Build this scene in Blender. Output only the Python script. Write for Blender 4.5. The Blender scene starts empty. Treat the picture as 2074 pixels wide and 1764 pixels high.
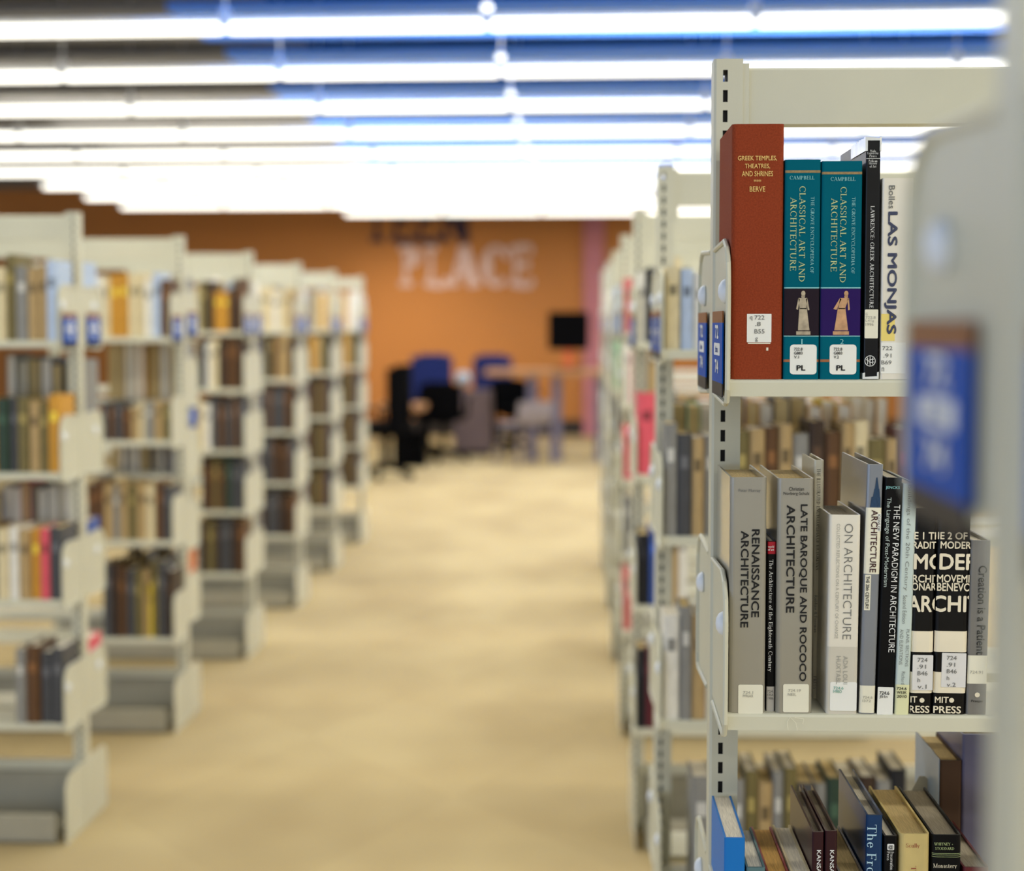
import bpy, bmesh, math, random
from mathutils import Vector, Matrix
random.seed(7)
SC = bpy.context.scene
COL = SC.collection

# ------------------------------------------------------------------ camera
IMG_W, IMG_H, F = 2074.0, 1764.0, 3600.0
VPX, VPY = 1161.0, 657.0                      # where the aisle direction (+Y) vanishes
EYE = Vector((0, 0, 1.531))
_n = math.sqrt(1 + ((VPX-IMG_W/2)/F)**2 + ((VPY-IMG_H/2)/F)**2)
PSI = math.asin((VPX-IMG_W/2)/F/_n)
THE = math.acos(1/_n/math.cos(PSI))
FWD = Vector((-math.sin(PSI)*math.cos(THE), math.cos(PSI)*math.cos(THE), -math.sin(THE)))
RGT = Vector((math.cos(PSI), math.sin(PSI), 0))
UPV = RGT.cross(FWD)
cd = bpy.data.cameras.new('camera')
cam = bpy.data.objects.new('camera', cd)
COL.objects.link(cam)
M3 = Matrix((RGT, UPV, -FWD)).transposed()
cam.matrix_world = Matrix.Translation(EYE) @ M3.to_4x4()
cd.sensor_width = 36.0
cd.lens = F/IMG_W*36.0
cd.clip_start = 0.05
cd.clip_end = 200
cd.dof.use_dof = True
cd.dof.focus_distance = 2.13
cd.dof.aperture_fstop = 3.1
SC.camera = cam

def at(px, py, Y):
    """the point of the plane at depth Y along the aisle seen at a pixel of the photograph"""
    d = RGT*((px-IMG_W/2)/F) + UPV*((IMG_H/2-py)/F) + FWD
    return EYE + d*(Y/d.y)

# ------------------------------------------------------------------ light and exposure
SC.view_settings.view_transform = 'Standard'
SC.view_settings.look = 'None'
SC.view_settings.gamma = 1
SC.view_settings.exposure = 0.5
SC.cycles.max_bounces = 6
SC.cycles.sample_clamp_indirect = 6
SC.cycles.use_denoising = True
TUBE = 1.9
W = bpy.data.worlds.new('assumed_daylight')  # even bluish ambient fill, added where the walls are left open
SC.world = W
W.use_nodes = True
W.node_tree.nodes['Background'].inputs[0].default_value = (0.78, 0.87, 1.0, 1)
W.node_tree.nodes['Background'].inputs[1].default_value = 0.62
LIGHT_Z, LIGHT_Y0, LIGHT_DY, LIGHT_TILT = 2.93, 8.40, 1.555, math.radians(2.5)
# lamp strips added below tubes, unseen rows assumed over and behind the photographer
for k in range(-9, 10):
    ld = bpy.data.lights.new('added_ceiling_lamp', 'AREA')
    ld.shape = 'RECTANGLE'; ld.size = 9.0; ld.size_y = 0.09; ld.energy = {4: 36, 5: 60, 6: 80}.get(k, 58); ld.color = (1, 0.95, 0.79)
    if -7 < k <= 0: ld.spread = math.radians(160)          # spread narrowed so the strips added below the tubes stay unseen
    lo = bpy.data.objects.new('added_ceiling_lamp', ld)
    COL.objects.link(lo); lo.location = (4.8 if k in (4, 5, 6) else 0.3, LIGHT_Y0 - k*LIGHT_DY, LIGHT_Z - .035); lo.rotation_euler = (0, 0, -LIGHT_TILT)  # some unseen rows shifted right to dim the nearest bookcase's aisle side
    if k <= 0:                                        # uplights added to brighten the ceiling panels and upper far wall
        lu = ld.copy(); lu.energy = 60 if k <= -8 else 27; lu.spread = math.radians(150)
        lo = bpy.data.objects.new('added_ceiling_uplight', lu); COL.objects.link(lo)
        lo.location = (0.3, LIGHT_Y0 - k*LIGHT_DY, LIGHT_Z + .06); lo.rotation_euler = (math.pi, 0, LIGHT_TILT)
# daylight fill added from assumed, unseen windows behind the photographer's left shoulder
ld = bpy.data.lights.new('assumed_window_fill', 'AREA'); ld.shape = 'RECTANGLE'; ld.size = 7; ld.size_y = 2.2; ld.energy = 145; ld.color = (.45, .64, 1)
lo = bpy.data.objects.new('assumed_window_fill', ld); COL.objects.link(lo)
lo.location = (-7.5, -2.5, 1.6);
# added spot for the pool of light on the far wall, source unseen
lw = bpy.data.lights.new('wall_pool_spot', 'SPOT'); lw.energy = 125; lw.spot_size = math.radians(70); lw.spot_blend = 1; lw.shadow_soft_size = .25; lw.color = (1, .9, .72)
lq = bpy.data.objects.new('wall_pool_spot', lw); COL.objects.link(lq); lq.location = (-2.4, 21.6, 2.7)
lq.rotation_euler = (Vector((-2.2, 24.5, .9)) - Vector((-2.4, 21.6, 2.7))).to_track_quat('-Z', 'Y').to_euler()
lo.location = (-7.5, -2.5, 1.6); lo.rotation_euler = (Vector((.6, 1.2, 1.3)) - Vector((-7.5, -2.5, 1.6))).to_track_quat('-Z', 'Y').to_euler()

# ------------------------------------------------------------------ materials
def lin(c):
    return tuple(((v/255)/12.92 if v/255 <= 0.04045 else ((v/255+0.055)/1.055)**2.4) for v in c) + (1,)

MATS = {}
def mat(key, rgb=None, rough=0.5, var=0.08, scale=9.0, bump=0.0, bscale=200.0, coat=0.0, metal=0.0, stretch=None, emit=0.0, spec=.3):
    if key in MATS: return MATS[key]
    m = bpy.data.materials.new(key); m.use_nodes = True
    nt = m.node_tree; b = nt.nodes['Principled BSDF']
    tc = nt.nodes.new('ShaderNodeTexCoord'); mp = nt.nodes.new('ShaderNodeMapping')
    nt.links.new(tc.outputs['Object'], mp.inputs[0])
    if stretch: mp.inputs['Scale'].default_value = stretch
    nz = nt.nodes.new('ShaderNodeTexNoise'); nz.inputs['Scale'].default_value = scale; nz.inputs['Detail'].default_value = 4
    nt.links.new(mp.outputs[0], nz.inputs['Vector'])
    rp = nt.nodes.new('ShaderNodeValToRGB')
    c = lin(rgb)
    rp.color_ramp.elements[0].position = 0.3; rp.color_ramp.elements[1].position = 0.7
    rp.color_ramp.elements[0].color = tuple(v*(1-var) for v in c[:3]) + (1,)
    rp.color_ramp.elements[1].color = tuple(min(1, v*(1+var)) for v in c[:3]) + (1,)
    nt.links.new(nz.outputs['Fac'], rp.inputs[0])
    nt.links.new(rp.outputs[0], b.inputs['Base Color'])
    b.inputs['Roughness'].default_value = rough
    b.inputs['Metallic'].default_value = metal
    b.inputs['Specular IOR Level'].default_value = spec
    if coat: b.inputs['Coat Weight'].default_value = coat; b.inputs['Coat Roughness'].default_value = 0.12
    if emit:
        b.inputs['Emission Color'].default_value = c; b.inputs['Emission Strength'].default_value = emit
    if bump:
        n2 = nt.nodes.new('ShaderNodeTexNoise'); n2.inputs['Scale'].default_value = bscale
        nt.links.new(mp.outputs[0], n2.inputs['Vector'])
        bp = nt.nodes.new('ShaderNodeBump'); bp.inputs['Strength'].default_value = bump; bp.inputs['Distance'].default_value = 0.001
        nt.links.new(n2.outputs['Fac'], bp.inputs['Height']); nt.links.new(bp.outputs[0], b.inputs['Normal'])
    MATS[key] = m
    return m

def pages_mat(key, rgb):
    if key in MATS: return MATS[key]
    m = mat(key, rgb, 0.8, 0.22, 90, stretch=(14, 0.4, 0.4))
    return m

STEEL = mat('putty_enamel', (208, 205, 182), 0.42, 0.03, 5, bump=0.08, bscale=900)
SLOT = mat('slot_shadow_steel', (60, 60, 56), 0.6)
BASE_DK = mat('base_grey', (164, 158, 138), 0.5, 0.05)
PAPER = mat('label_paper', (236, 236, 228), 0.6, 0.03)
PAPER_C = mat('label_cream', (232, 228, 206), 0.6, 0.05)
INK = mat('ink_black', (22, 22, 22), 0.6)
INK_G = mat('ink_grey', (110, 110, 106), 0.6)
INK_L = mat('ink_pale', (165, 163, 152), 0.6)
INK_T = mat('ink_teal', (118, 176, 160), 0.6)
GOLD = mat('foil_gold', (238, 200, 118), 0.45, 0.15, 300)
PGOLD = mat('print_pale_gold', (196, 212, 150), 0.5)
PCYAN = mat('print_pale_cyan', (150, 214, 214), 0.5)
BAND = mat('band_bronze', (150, 126, 84), 0.5, 0.2, 400)
CREAMP = mat('print_cream', (236, 226, 200), 0.5)
WHITEP = mat('print_white', (240, 240, 236), 0.5)
RED_INK = mat('ink_red', (150, 60, 50), 0.6)
PG_W = pages_mat('pages_white', (226, 218, 200))
PG_T = pages_mat('pages_tan', (196, 172, 120))
PG_D = pages_mat('pages_grey', (150, 140, 122))
PG_Y = pages_mat('pages_amber', (206, 160, 84))

# ------------------------------------------------------------------ mesh helpers
class MB:
    def __init__(s): s.v, s.f, s.m, s.mats = [], [], [], []
    def mi(s, m):
        if m not in s.mats: s.mats.append(m)
        return s.mats.index(m)
    def poly(s, pts, m):
        i = len(s.v); s.v += [tuple(p) for p in pts]; s.f.append(tuple(range(i, i+len(pts)))); s.m.append(s.mi(m))
    def grid(s, vs, fs, m):
        i = len(s.v); s.v += [tuple(p) for p in vs]; k = s.mi(m)
        for f in fs: s.f.append(tuple(i+a for a in f)); s.m.append(k)
    def box(s, x0, x1, y0, y1, z0, z1, m):
        v = [(x, y, z) for z in (z0, z1) for y in (y0, y1) for x in (x0, x1)]
        s.grid(v, [(0,2,3,1),(4,5,7,6),(0,1,5,4),(1,3,7,5),(3,2,6,7),(2,0,4,6)], m)
    def ext(s, pts, axis, a, b, m):
        """a closed 2D outline pushed along an axis from a to b"""
        def p3(p, t): return {'x': (t, p[0], p[1]), 'y': (p[0], t, p[1]), 'z': (p[0], p[1], t)}[axis]
        n = len(pts)
        vs = [p3(p, a) for p in pts] + [p3(p, b) for p in pts]
        fs = [tuple(range(n-1, -1, -1)), tuple(range(n, 2*n))] + [(i, (i+1) % n, n+(i+1) % n, n+i) for i in range(n)]
        s.grid(vs, fs, m)
    def tube(s, path, r, m, n=8, closed=False):
        path = [Vector(p) for p in path]; rings = []
        for i, p in enumerate(path):
            a = path[max(0, i-1)]; b = path[min(len(path)-1, i+1)]
            t = (b-a).normalized(); u = t.orthogonal().normalized()
            if i and abs(t.dot(pu)) < 0.99: u = (pu - t*t.dot(pu)).normalized()
            pu = u; w = t.cross(u)
            rr = r[i] if isinstance(r, (list, tuple)) else r
            rings.append([p + u*rr*math.cos(2*math.pi*k/n) + w*rr*math.sin(2*math.pi*k/n) for k in range(n)])
        vs = [q for R_ in rings for q in R_]
        fs = [(i*n+k, i*n+(k+1) % n, (i+1)*n+(k+1) % n, (i+1)*n+k) for i in range(len(path)-1) for k in range(n)]
        fs += [tuple(range(n-1, -1, -1)), tuple((len(path)-1)*n+k for k in range(n))]
        s.grid(vs, fs, m)
    def lathe(s, prof, m, n=20, c=(0, 0, 0), axis='z'):
        vs = []
        for r, h in prof:
            for k in range(n):
                a = 2*math.pi*k/n; u, w = r*math.cos(a), r*math.sin(a)
                vs.append({'z': (c[0]+u, c[1]+w, c[2]+h), 'x': (c[0]+h, c[1]+u, c[2]+w), 'y': (c[0]+u, c[1]+h, c[2]+w)}[axis])
        fs = [(i*n+k, i*n+(k+1) % n, (i+1)*n+(k+1) % n, (i+1)*n+k) for i in range(len(prof)-1) for k in range(n)]
        fs += [tuple(range(n-1, -1, -1)), tuple((len(prof)-1)*n+k for k in range(n))]
        s.grid(vs, fs, m)
    def mesh(s, name, smooth=False):
        me = bpy.data.meshes.new(name); me.from_pydata(s.v, [], s.f)
        for m in s.mats: me.materials.append(m)
        me.polygons.foreach_set('material_index', s.m)
        bm = bmesh.new(); bm.from_mesh(me); bmesh.ops.recalc_face_normals(bm, faces=bm.faces); bm.to_mesh(me); bm.free()
        if smooth:
            for p in me.polygons: p.use_smooth = True
        me.update()
        return me
    def flat(s, name):
        """printed matter: keep the faces as given"""
        me = bpy.data.meshes.new(name); me.from_pydata(s.v, [], s.f)
        for m in s.mats: me.materials.append(m)
        me.polygons.foreach_set('material_index', s.m); me.update()
        return me

def link(name, me, parent=None, loc=None, label=None):
    o = bpy.data.objects.new(name, me); COL.objects.link(o)
    if parent: o.parent = parent
    if loc is not None: o.location = loc
    if label: o['label'] = label
    return o
def tag(o, label, cat, group=None, kind=None):
    o['label'] = label; o['category'] = cat
    if group: o['group'] = group
    if kind: o['kind'] = kind
    return o
def thing(name, label, cat, loc=(0, 0, 0), rz=0, group=None):
    o = link(name, None); o.location = loc; o.rotation_euler = (0, 0, rz)
    return tag(o, label, cat, group)
def struct(name, mb, smooth=False):
    o = link(name, mb.mesh(name, smooth)); o['kind'] = 'structure'
    return o
ORD = ['first', 'second', 'third', 'fourth', 'fifth', 'sixth', 'seventh', 'eighth', 'ninth', 'tenth', 'eleventh', 'twelfth',
       'thirteenth', 'fourteenth', 'fifteenth', 'sixteenth', 'seventeenth', 'eighteenth', 'nineteenth', 'twentieth']

# ------------------------------------------------------------------ lettering: built-in sans and a drawn serif
_SANS = {}
def sans(text, weight=0.0):
    key = (text, weight)
    if key in _SANS: return _SANS[key]
    cu = bpy.data.curves.new('lettering', 'FONT'); cu.body = text; cu.offset = min(weight, 0); cu.resolution_u = 3
    ob = bpy.data.objects.new('lettering', cu); COL.objects.link(ob)
    dg = bpy.context.evaluated_depsgraph_get(); dg.update()
    me = ob.evaluated_get(dg).to_mesh()
    ps = [[(me.vertices[i].co.x, me.vertices[i].co.y) for i in p.vertices] for p in me.polygons]
    ob.evaluated_get(dg).to_mesh_clear()
    bpy.data.objects.remove(ob); bpy.data.curves.remove(cu)
    if weight > 0:                                   # heavier strokes: the same letters struck again a hair apart
        ps = [[(x+dx*weight, y+dy*weight) for x, y in p] for dx, dy in ((-1, 0), (1, 0), (0, -1), (0, 1), (0, 0)) for p in ps]
    _SANS[key] = ps
    return ps

TK, TN, SF = 0.115, 0.045, 0.11
def _ln(x0, y0, x1, y1, w):
    dx, dy = x1-x0, y1-y0; L = math.hypot(dx, dy) or 1; nx, ny = -dy/L*w/2, dx/L*w/2
    return [[(x0+nx, y0+ny), (x0-nx, y0-ny), (x1-nx, y1-ny), (x1+nx, y1+ny)]]
def _st(x, y0=0, y1=1, w=TK, s0=1, s1=1):
    r = _ln(x, y0, x, y1, w)
    if s0: r += _ln(x-SF, y0+TN/2, x+SF, y0+TN/2, TN)
    if s1: r += _ln(x-SF, y1-TN/2, x+SF*(1 if s1 == 1 else 0), y1-TN/2, TN)
    return r
def _sf(x, y): return _ln(x-SF, y, x+SF, y, TN)
def _ar(cx, cy, rx, ry, a0, a1, n=14):
    pts = []
    for i in range(n+1):
        a = math.radians(a0+(a1-a0)*i/n); c, s = math.cos(a), math.sin(a)
        w = (TN + (TK-TN)*c*c)
        pts.append(((cx+(rx-w/2+w/2)*c, cy+ry*s), (cx+(rx-w)*c, cy+(ry-w)*s)))
    return [[pts[i][0], pts[i+1][0], pts[i+1][1], pts[i][1]] for i in range(n)]
def make_glyphs(): return {
 'A': (.78, _ln(.08,0,.39,1,TN)+_ln(.38,1,.68,0,TK)+_ln(.2,.34,.58,.34,TN)+_sf(.08,TN/2)+_sf(.69,TN/2)),
 'B': (.64, _st(.14,s0=1,s1=1)+_ar(.2,.75,.3,.25,90,-90)+_ar(.2,.27,.37,.27,90,-90)),
 'C': (.8, _ar(.45,.5,.4,.52,48,312,22)+_ln(.72,.68,.72,.93,TN)),
 'D': (.82, _st(.14)+_ar(.2,.5,.55,.5,90,-90,20)),
 'E': (.62, _st(.14)+_ln(.14,.98,.53,.98,TN)+_ln(.14,.53,.45,.53,TN)+_ln(.14,.02,.55,.02,TN)+_ln(.53,.8,.53,1,TN)+_ln(.55,0,.56,.2,TN)+_ln(.45,.44,.45,.62,TN)),
 'F': (.58, _st(.14)+_ln(.14,.98,.52,.98,TN)+_ln(.14,.52,.44,.52,TN)+_ln(.52,.8,.52,1,TN)+_ln(.44,.43,.44,.61,TN)),
 'G': (.84, _ar(.45,.5,.4,.52,48,318,22)+_ln(.72,.68,.72,.93,TN)+_ln(.73,.06,.73,.42,TK)+_sf(.72,.42)),
 'H': (.86, _st(.15)+_st(.7)+_ln(.15,.52,.7,.52,TN)),
 'I': (.34, _st(.17)),
 'K': (.76, _st(.14)+_ln(.18,.42,.6,.98,TN)+_ln(.3,.55,.65,0,TK)+_sf(.6,.98)+_sf(.65,TN/2)),
 'L': (.6, _st(.14)+_ln(.14,.02,.53,.02,TN)+_ln(.54,0,.55,.22,TN)),
 'M': (.98, _st(.14,w=TN)+_st(.84)+_ln(.14,1,.48,.02,TK)+_ln(.48,.02,.84,1,TN)),
 'N': (.88, _st(.14,w=TN)+_st(.74,w=TN,s0=0)+_ln(.14,1,.74,0,TK)),
 'O': (.88, _ar(.44,.5,.4,.52,0,360,30)),
 'P': (.62, _st(.14)+_ar(.18,.73,.36,.27,90,-90)),
 'R': (.72, _st(.14)+_ar(.18,.75,.34,.25,90,-90)+_ln(.3,.52,.62,0,TK)+_sf(.64,TN/2)),
 'S': (.56, _ar(.28,.755,.22,.26,40,270)+_ar(.28,.25,.23,.265,90,-140)+_ln(.47,.74,.47,.95,TN)+_ln(.07,.05,.07,.28,TN)),
 'T': (.7, _st(.35,s1=0)+_ln(.04,.98,.66,.98,TN)+_ln(.05,.8,.05,1,TN)+_ln(.65,.8,.65,1,TN)),
 'U': (.84, _ln(.15,.35,.15,1,TK)+_ln(.68,.35,.68,1,TN)+_sf(.15,.98)+_sf(.68,.98)+_ar(.41,.36,.315,.38,180,360)),
 'V': (.78, _ln(.1,1,.4,0,TK)+_ln(.39,0,.68,1,TN)+_sf(.1,.98)+_sf(.68,.98)),
 'W': (1.1, _ln(.1,1,.34,0,TK)+_ln(.33,0,.55,1,TN)+_ln(.53,1,.76,0,TK)+_ln(.75,0,.98,1,TN)+_sf(.1,.98)+_sf(.98,.98)+_sf(.54,.98)),
 'Y': (.72, _st(.36,0,.46,s1=0)+_ln(.08,1,.36,.44,TK)+_ln(.36,.44,.64,1,TN)+_sf(.08,.98)+_sf(.64,.98)),
 ':': (.3, _ln(.15,.08,.15,.2,.12)+_ln(.15,.5,.15,.62,.12)),
 '&': (.8, _ar(.36,.77,.2,.24,0,360)+_ar(.34,.27,.28,.28,60,360)+_ln(.3,.6,.7,0,TK)),
 '+': (.6, _ln(.1,.4,.5,.4,TN)+_ln(.3,.2,.3,.6,TN)),
 'a': (.5, _ar(.22,.2,.19,.21,0,360)+_st(.38,0,.5,s0=2,s1=0)+_ar(.22,.47,.215,.17,0,150)),
 'b': (.56, _st(.12,0,1,s0=0,s1=2)+_ar(.27,.31,.23,.32,0,360)),
 'c': (.48, _ar(.26,.31,.22,.33,50,320)),
 'd': (.58, _st(.44,0,1,s1=2)+_ar(.25,.31,.22,.32,0,360)),
 'e': (.5, _ar(.26,.31,.22,.33,0,320)+_ln(.08,.33,.46,.33,TN)),
 'f': (.34, _st(.15,0,.85,s1=0)+_ar(.29,.83,.195,.18,180,50)+_ln(.03,.6,.3,.6,TN)),
 'g': (.52, _ar(.24,.4,.19,.23,0,360)+_ar(.25,-.08,.22,.2,0,360)+_ln(.36,.6,.5,.64,TN)),
 'h': (.58, _st(.12,0,1,s1=2)+_ar(.27,.4,.205,.23,150,0)+_st(.42,0,.42,s1=0)),
 'i': (.26, _st(.13,0,.62,s1=2)+_ln(.13,.8,.13,.93,.12)),
 'l': (.26, _st(.13,0,1,s1=2)),
 'm': (.86, _st(.12,0,.62,s1=2)+_ar(.26,.4,.19,.23,150,0)+_st(.4,0,.42,s1=0)+_ar(.54,.4,.19,.23,150,0)+_st(.68,0,.42,s1=0)),
 'n': (.58, _st(.12,0,.62,s1=2)+_ar(.27,.4,.205,.23,150,0)+_st(.42,0,.42,s1=0)),
 'o': (.54, _ar(.27,.31,.23,.33,0,360)),
 'r': (.4, _st(.12,0,.62,s1=2)+_ar(.27,.42,.17,.21,160,40)),
 's': (.42, _ar(.2,.465,.15,.165,30,270)+_ar(.2,.16,.16,.17,90,-150)),
 't': (.34, _st(.15,.08,.85,s0=0,s1=0)+_ar(.27,.12,.18,.14,180,310)+_ln(.03,.6,.3,.6,TN)),
 'u': (.58, _ln(.13,.2,.13,.62,TK)+_ar(.28,.2,.205,.22,180,340)+_st(.43,0,.62,s1=2)),
 'v': (.54, _ln(.08,.62,.27,0,TK)+_ln(.27,0,.46,.62,TN)+_sf(.08,.6)+_sf(.46,.6)),
 'y': (.54, _ln(.08,.62,.27,0,TK)+_ln(.46,.62,.18,-.28,TN)+_sf(.08,.6)+_sf(.46,.6)),
}
GL = make_glyphs()
def serif(text, weight=0.0):
    out, x = [], 0.0
    for ch in text:
        if ch == ' ': x += .36; continue
        w, ps = GL.get(ch, GL['I'])
        out += [[(a+x, b) for a, b in p] for p in ps]; x += w + .06
    return out

def fit(polys, L, H=None, cap=None):
    """scale lettering to length L and height H, centred on the origin"""
    xs = [p[0] for q in polys for p in q]; ys = [p[1] for q in polys for p in q]
    x0, x1, y0, y1 = min(xs), max(xs), min(ys), max(ys)
    sx = L/(x1-x0); sy = H/(y1-y0)
    return [[((x-(x0+x1)/2)*sx, (y-(y0+y1)/2)*sy) for x, y in q] for q in polys]
def clip(poly, box):
    for ax, lim, sg in ((0, box[0], 1), (0, box[1], -1), (1, box[2], 1), (1, box[3], -1)):
        out = []
        for i in range(len(poly)):
            a, b = poly[i-1], poly[i]; ia, ib = sg*(a[ax]-lim) >= 0, sg*(b[ax]-lim) >= 0
            if ia != ib:
                t = (lim-a[ax])/(b[ax]-a[ax]); out.append((a[0]+(b[0]-a[0])*t, a[1]+(b[1]-a[1])*t))
            if ib: out.append(b)
        poly = out
        if len(poly) < 3: return []
    return poly
def rrect(x0, x1, y0, y1, r, n=4):
    pts = []
    for cx, cy, a in ((x1-r, y1-r, 0), (x0+r, y1-r, 90), (x0+r, y0+r, 180), (x1-r, y0+r, 270)):
        for k in range(n+1):
            t = math.radians(a+90*k/n); pts.append((cx+r*math.cos(t), cy+r*math.sin(t)))
    return pts

# ------------------------------------------------------------------ the room
FAR = 24.5
mb = MB(); mb.poly([(-12, -8, 0), (9, -8, 0), (9, FAR, 0), (-12, FAR, 0)], None or mat('tmp', (200, 180, 130)))
floor = struct('floor', mb)
def carpet():
    m = bpy.data.materials.new('carpet_tan'); m.use_nodes = True; nt = m.node_tree; b = nt.nodes['Principled BSDF']
    tc = nt.nodes.new('ShaderNodeTexCoord'); mp = nt.nodes.new('ShaderNodeMapping')
    mp.inputs['Rotation'].default_value = (0, 0, math.radians(38)); mp.inputs['Scale'].default_value = (1, .55, 1)
    nt.links.new(tc.outputs['Object'], mp.inputs[0])
    n1 = nt.nodes.new('ShaderNodeTexNoise'); n1.inputs['Scale'].default_value = 1.5; n1.inputs['Detail'].default_value = 2
    n2 = nt.nodes.new('ShaderNodeTexNoise'); n2.inputs['Scale'].default_value = 60; n2.inputs['Detail'].default_value = 6
    ck = nt.nodes.new('ShaderNodeTexChecker'); ck.inputs['Scale'].default_value = 1.35
    ck.inputs[1].default_value = (1, 1, 1, 1); ck.inputs[2].default_value = (0.955, 0.95, 0.945, 1)
    nt.links.new(mp.outputs[0], n1.inputs[0]); nt.links.new(mp.outputs[0], n2.inputs[0]); nt.links.new(mp.outputs[0], ck.inputs[0])
    r = nt.nodes.new('ShaderNodeValToRGB')
    r.color_ramp.elements[0].position = .35; r.color_ramp.elements[0].color = lin((167, 146, 102))
    r.color_ramp.elements[1].position = .65; r.color_ramp.elements[1].color = lin((185, 165, 119))
    nt.links.new(n1.outputs['Fac'], r.inputs[0])
    mx = nt.nodes.new('ShaderNodeMix'); mx.data_type = 'RGBA'; mx.blend_type = 'MULTIPLY'; mx.inputs[0].default_value = 1
    nt.links.new(r.outputs[0], mx.inputs[6]); nt.links.new(ck.outputs[0], mx.inputs[7])
    nt.links.new(mx.outputs[2], b.inputs['Base Color']); b.inputs['Roughness'].default_value = .95
    bp = nt.nodes.new('ShaderNodeBump'); bp.inputs['Strength'].default_value = .4; bp.inputs['Distance'].default_value = .004
    nt.links.new(n2.outputs['Fac'], bp.inputs['Height']); nt.links.new(bp.outputs[0], b.inputs['Normal'])
    return m
floor.data.materials[0] = carpet()

ORANGE = mat('wall_orange_paint', (188, 122, 60), 0.7, 0.05, 0.6, bump=.05)
mb = MB(); mb.box(-12, 9, FAR, FAR+.15, 0, 3.9, ORANGE); struct('wall_back', mb)
mb = MB(); mb.box(-12, 9, FAR-.02, FAR, 0, .22, mat('baseboard_dark', (50, 42, 36), .6)); struct('baseboard_back', mb)
mb = MB(); mb.box(.14, .42, FAR-.1, FAR, 0, 3.4, mat('pilaster_mauve', (186, 118, 122), .7)); struct('trim_1', mb)
# ceiling: blue panels hung across the room under a dark deck, grey beyond the side bay
DECK = mat('deck_dark', (10, 10, 12), .95, spec=.02); BLUE = mat('panel_blue', (74, 138, 255), .6, .04, 2); GREY = mat('panel_grey', (108, 107, 110), .7, .05, 2)
mb = MB(); mb.box(-2.1, 9, -8, FAR+.1, 3.75, 3.85, DECK); mb.box(-12, -2.1, -8, FAR+.1, 3.75, 3.85, GREY)
ct, stt = math.cos(-LIGHT_TILT), math.sin(-LIGHT_TILT)
for k in range(-9, 10):
    y0 = 10.68 + k*LIGHT_DY; y1 = y0 + 1.0
    if y1 > FAR-.3: continue
    for xa, xb, mm in ((-11.5, -2.1, GREY), (-2.1, 8.5, BLUE)):
        pts = [(xa, y0-xa*math.tan(LIGHT_TILT)), (xb, y0-xb*math.tan(LIGHT_TILT)), (xb, y1-xb*math.tan(LIGHT_TILT)), (xa, y1-xa*math.tan(LIGHT_TILT))]
        if max(p[1] for p in pts) < 22.6: mb.ext(pts, 'z', 3.15, 3.19, mm)
struct('ceiling', mb)

# ------------------------------------------------------------------ hanging rows of lights
LAMP = mat('lamp_diffuser', (255, 252, 240), .5, 0, emit=TUBE)
HOUS = mat('lamp_housing', (220, 222, 224), .5)
MODL = 1.245
mbt = MB(); mbt.lathe([(.02, .0), (.027, .02), (.027, MODL-.04), (.02, MODL-.02)], LAMP, 14, (0, 0, 0), 'x'); TUBE_ME = mbt.mesh('light_tube', True)
mbh = MB(); mbh.box(-.022, .022, -.03, .03, .0, .09, HOUS); mbh.tube([(0, 0, .09), (0, 0, .82)], .004, HOUS, 6); HANG_ME = mbh.mesh('hanger')
mbb = MB(); mbb.box(0, MODL, -.012, .012, .034, .055, HOUS); BAR_ME = mbb.mesh('housing_bar')
for k in range(10):
    n0 = -3; n1 = 4
    if k == 9: n0 = -1
    lab = f'{ORD[k]} row of hanging white tube lights, counting rows from the top of the picture'
    t = thing('hanging_light', lab, 'ceiling light', (0, LIGHT_Y0+k*LIGHT_DY, LIGHT_Z), -LIGHT_TILT, 'rows of hanging lights')
    for j in range(n0, n1):
        x = -1.65 + j*MODL
        link('light_tube', TUBE_ME, t, (x+.01, 0, 0)); link('housing', BAR_ME, t, (x, 0, 0))
    for j in range(n0, n1+1):
        link('hanger', HANG_ME, t, (-1.65+j*MODL, 0, 0))

# ------------------------------------------------------------------ wall lettering
def wall_word(word, px0, px1, py0, py1, m, label):
    a = at(px0, py1, FAR-.03); b = at(px1, py0, FAR-.03)
    t = thing('wall_sign', label, 'sign', ((a.x+b.x)/2, FAR, a.z), 0, None)
    tot = sum(GL[c][0]+.06 for c in word); s = (b.x-a.x)/tot; x = -(b.x-a.x)/2; H = b.z-a.z
    for c in word:
        mbx = MB()
        for ip, p in enumerate(GL[c][1]): mbx.ext([(x+q[0]*s, q[1]*H) for q in p], 'y', -.03-.0012*(ip % 7), 0, m)
        link('letter', mbx.mesh('letter'), t); x += (GL[c][0]+.06)*s
TK, TN, SF = .29, .13, .17
GL_THIN, GL = GL, make_glyphs()
wall_word('TEEN', 738, 958, 406, 491, mat('letter_plum', (54, 36, 52), .6), 'plum wall lettering TEEN high on the orange wall')
wall_word('PLACE', 812, 1085, 498, 580, mat('letter_pink_grey', (216, 184, 172), .6), 'pale wall lettering PLACE on the orange wall')
TK, TN, SF = .115, .045, .11
GL = GL_THIN

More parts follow.
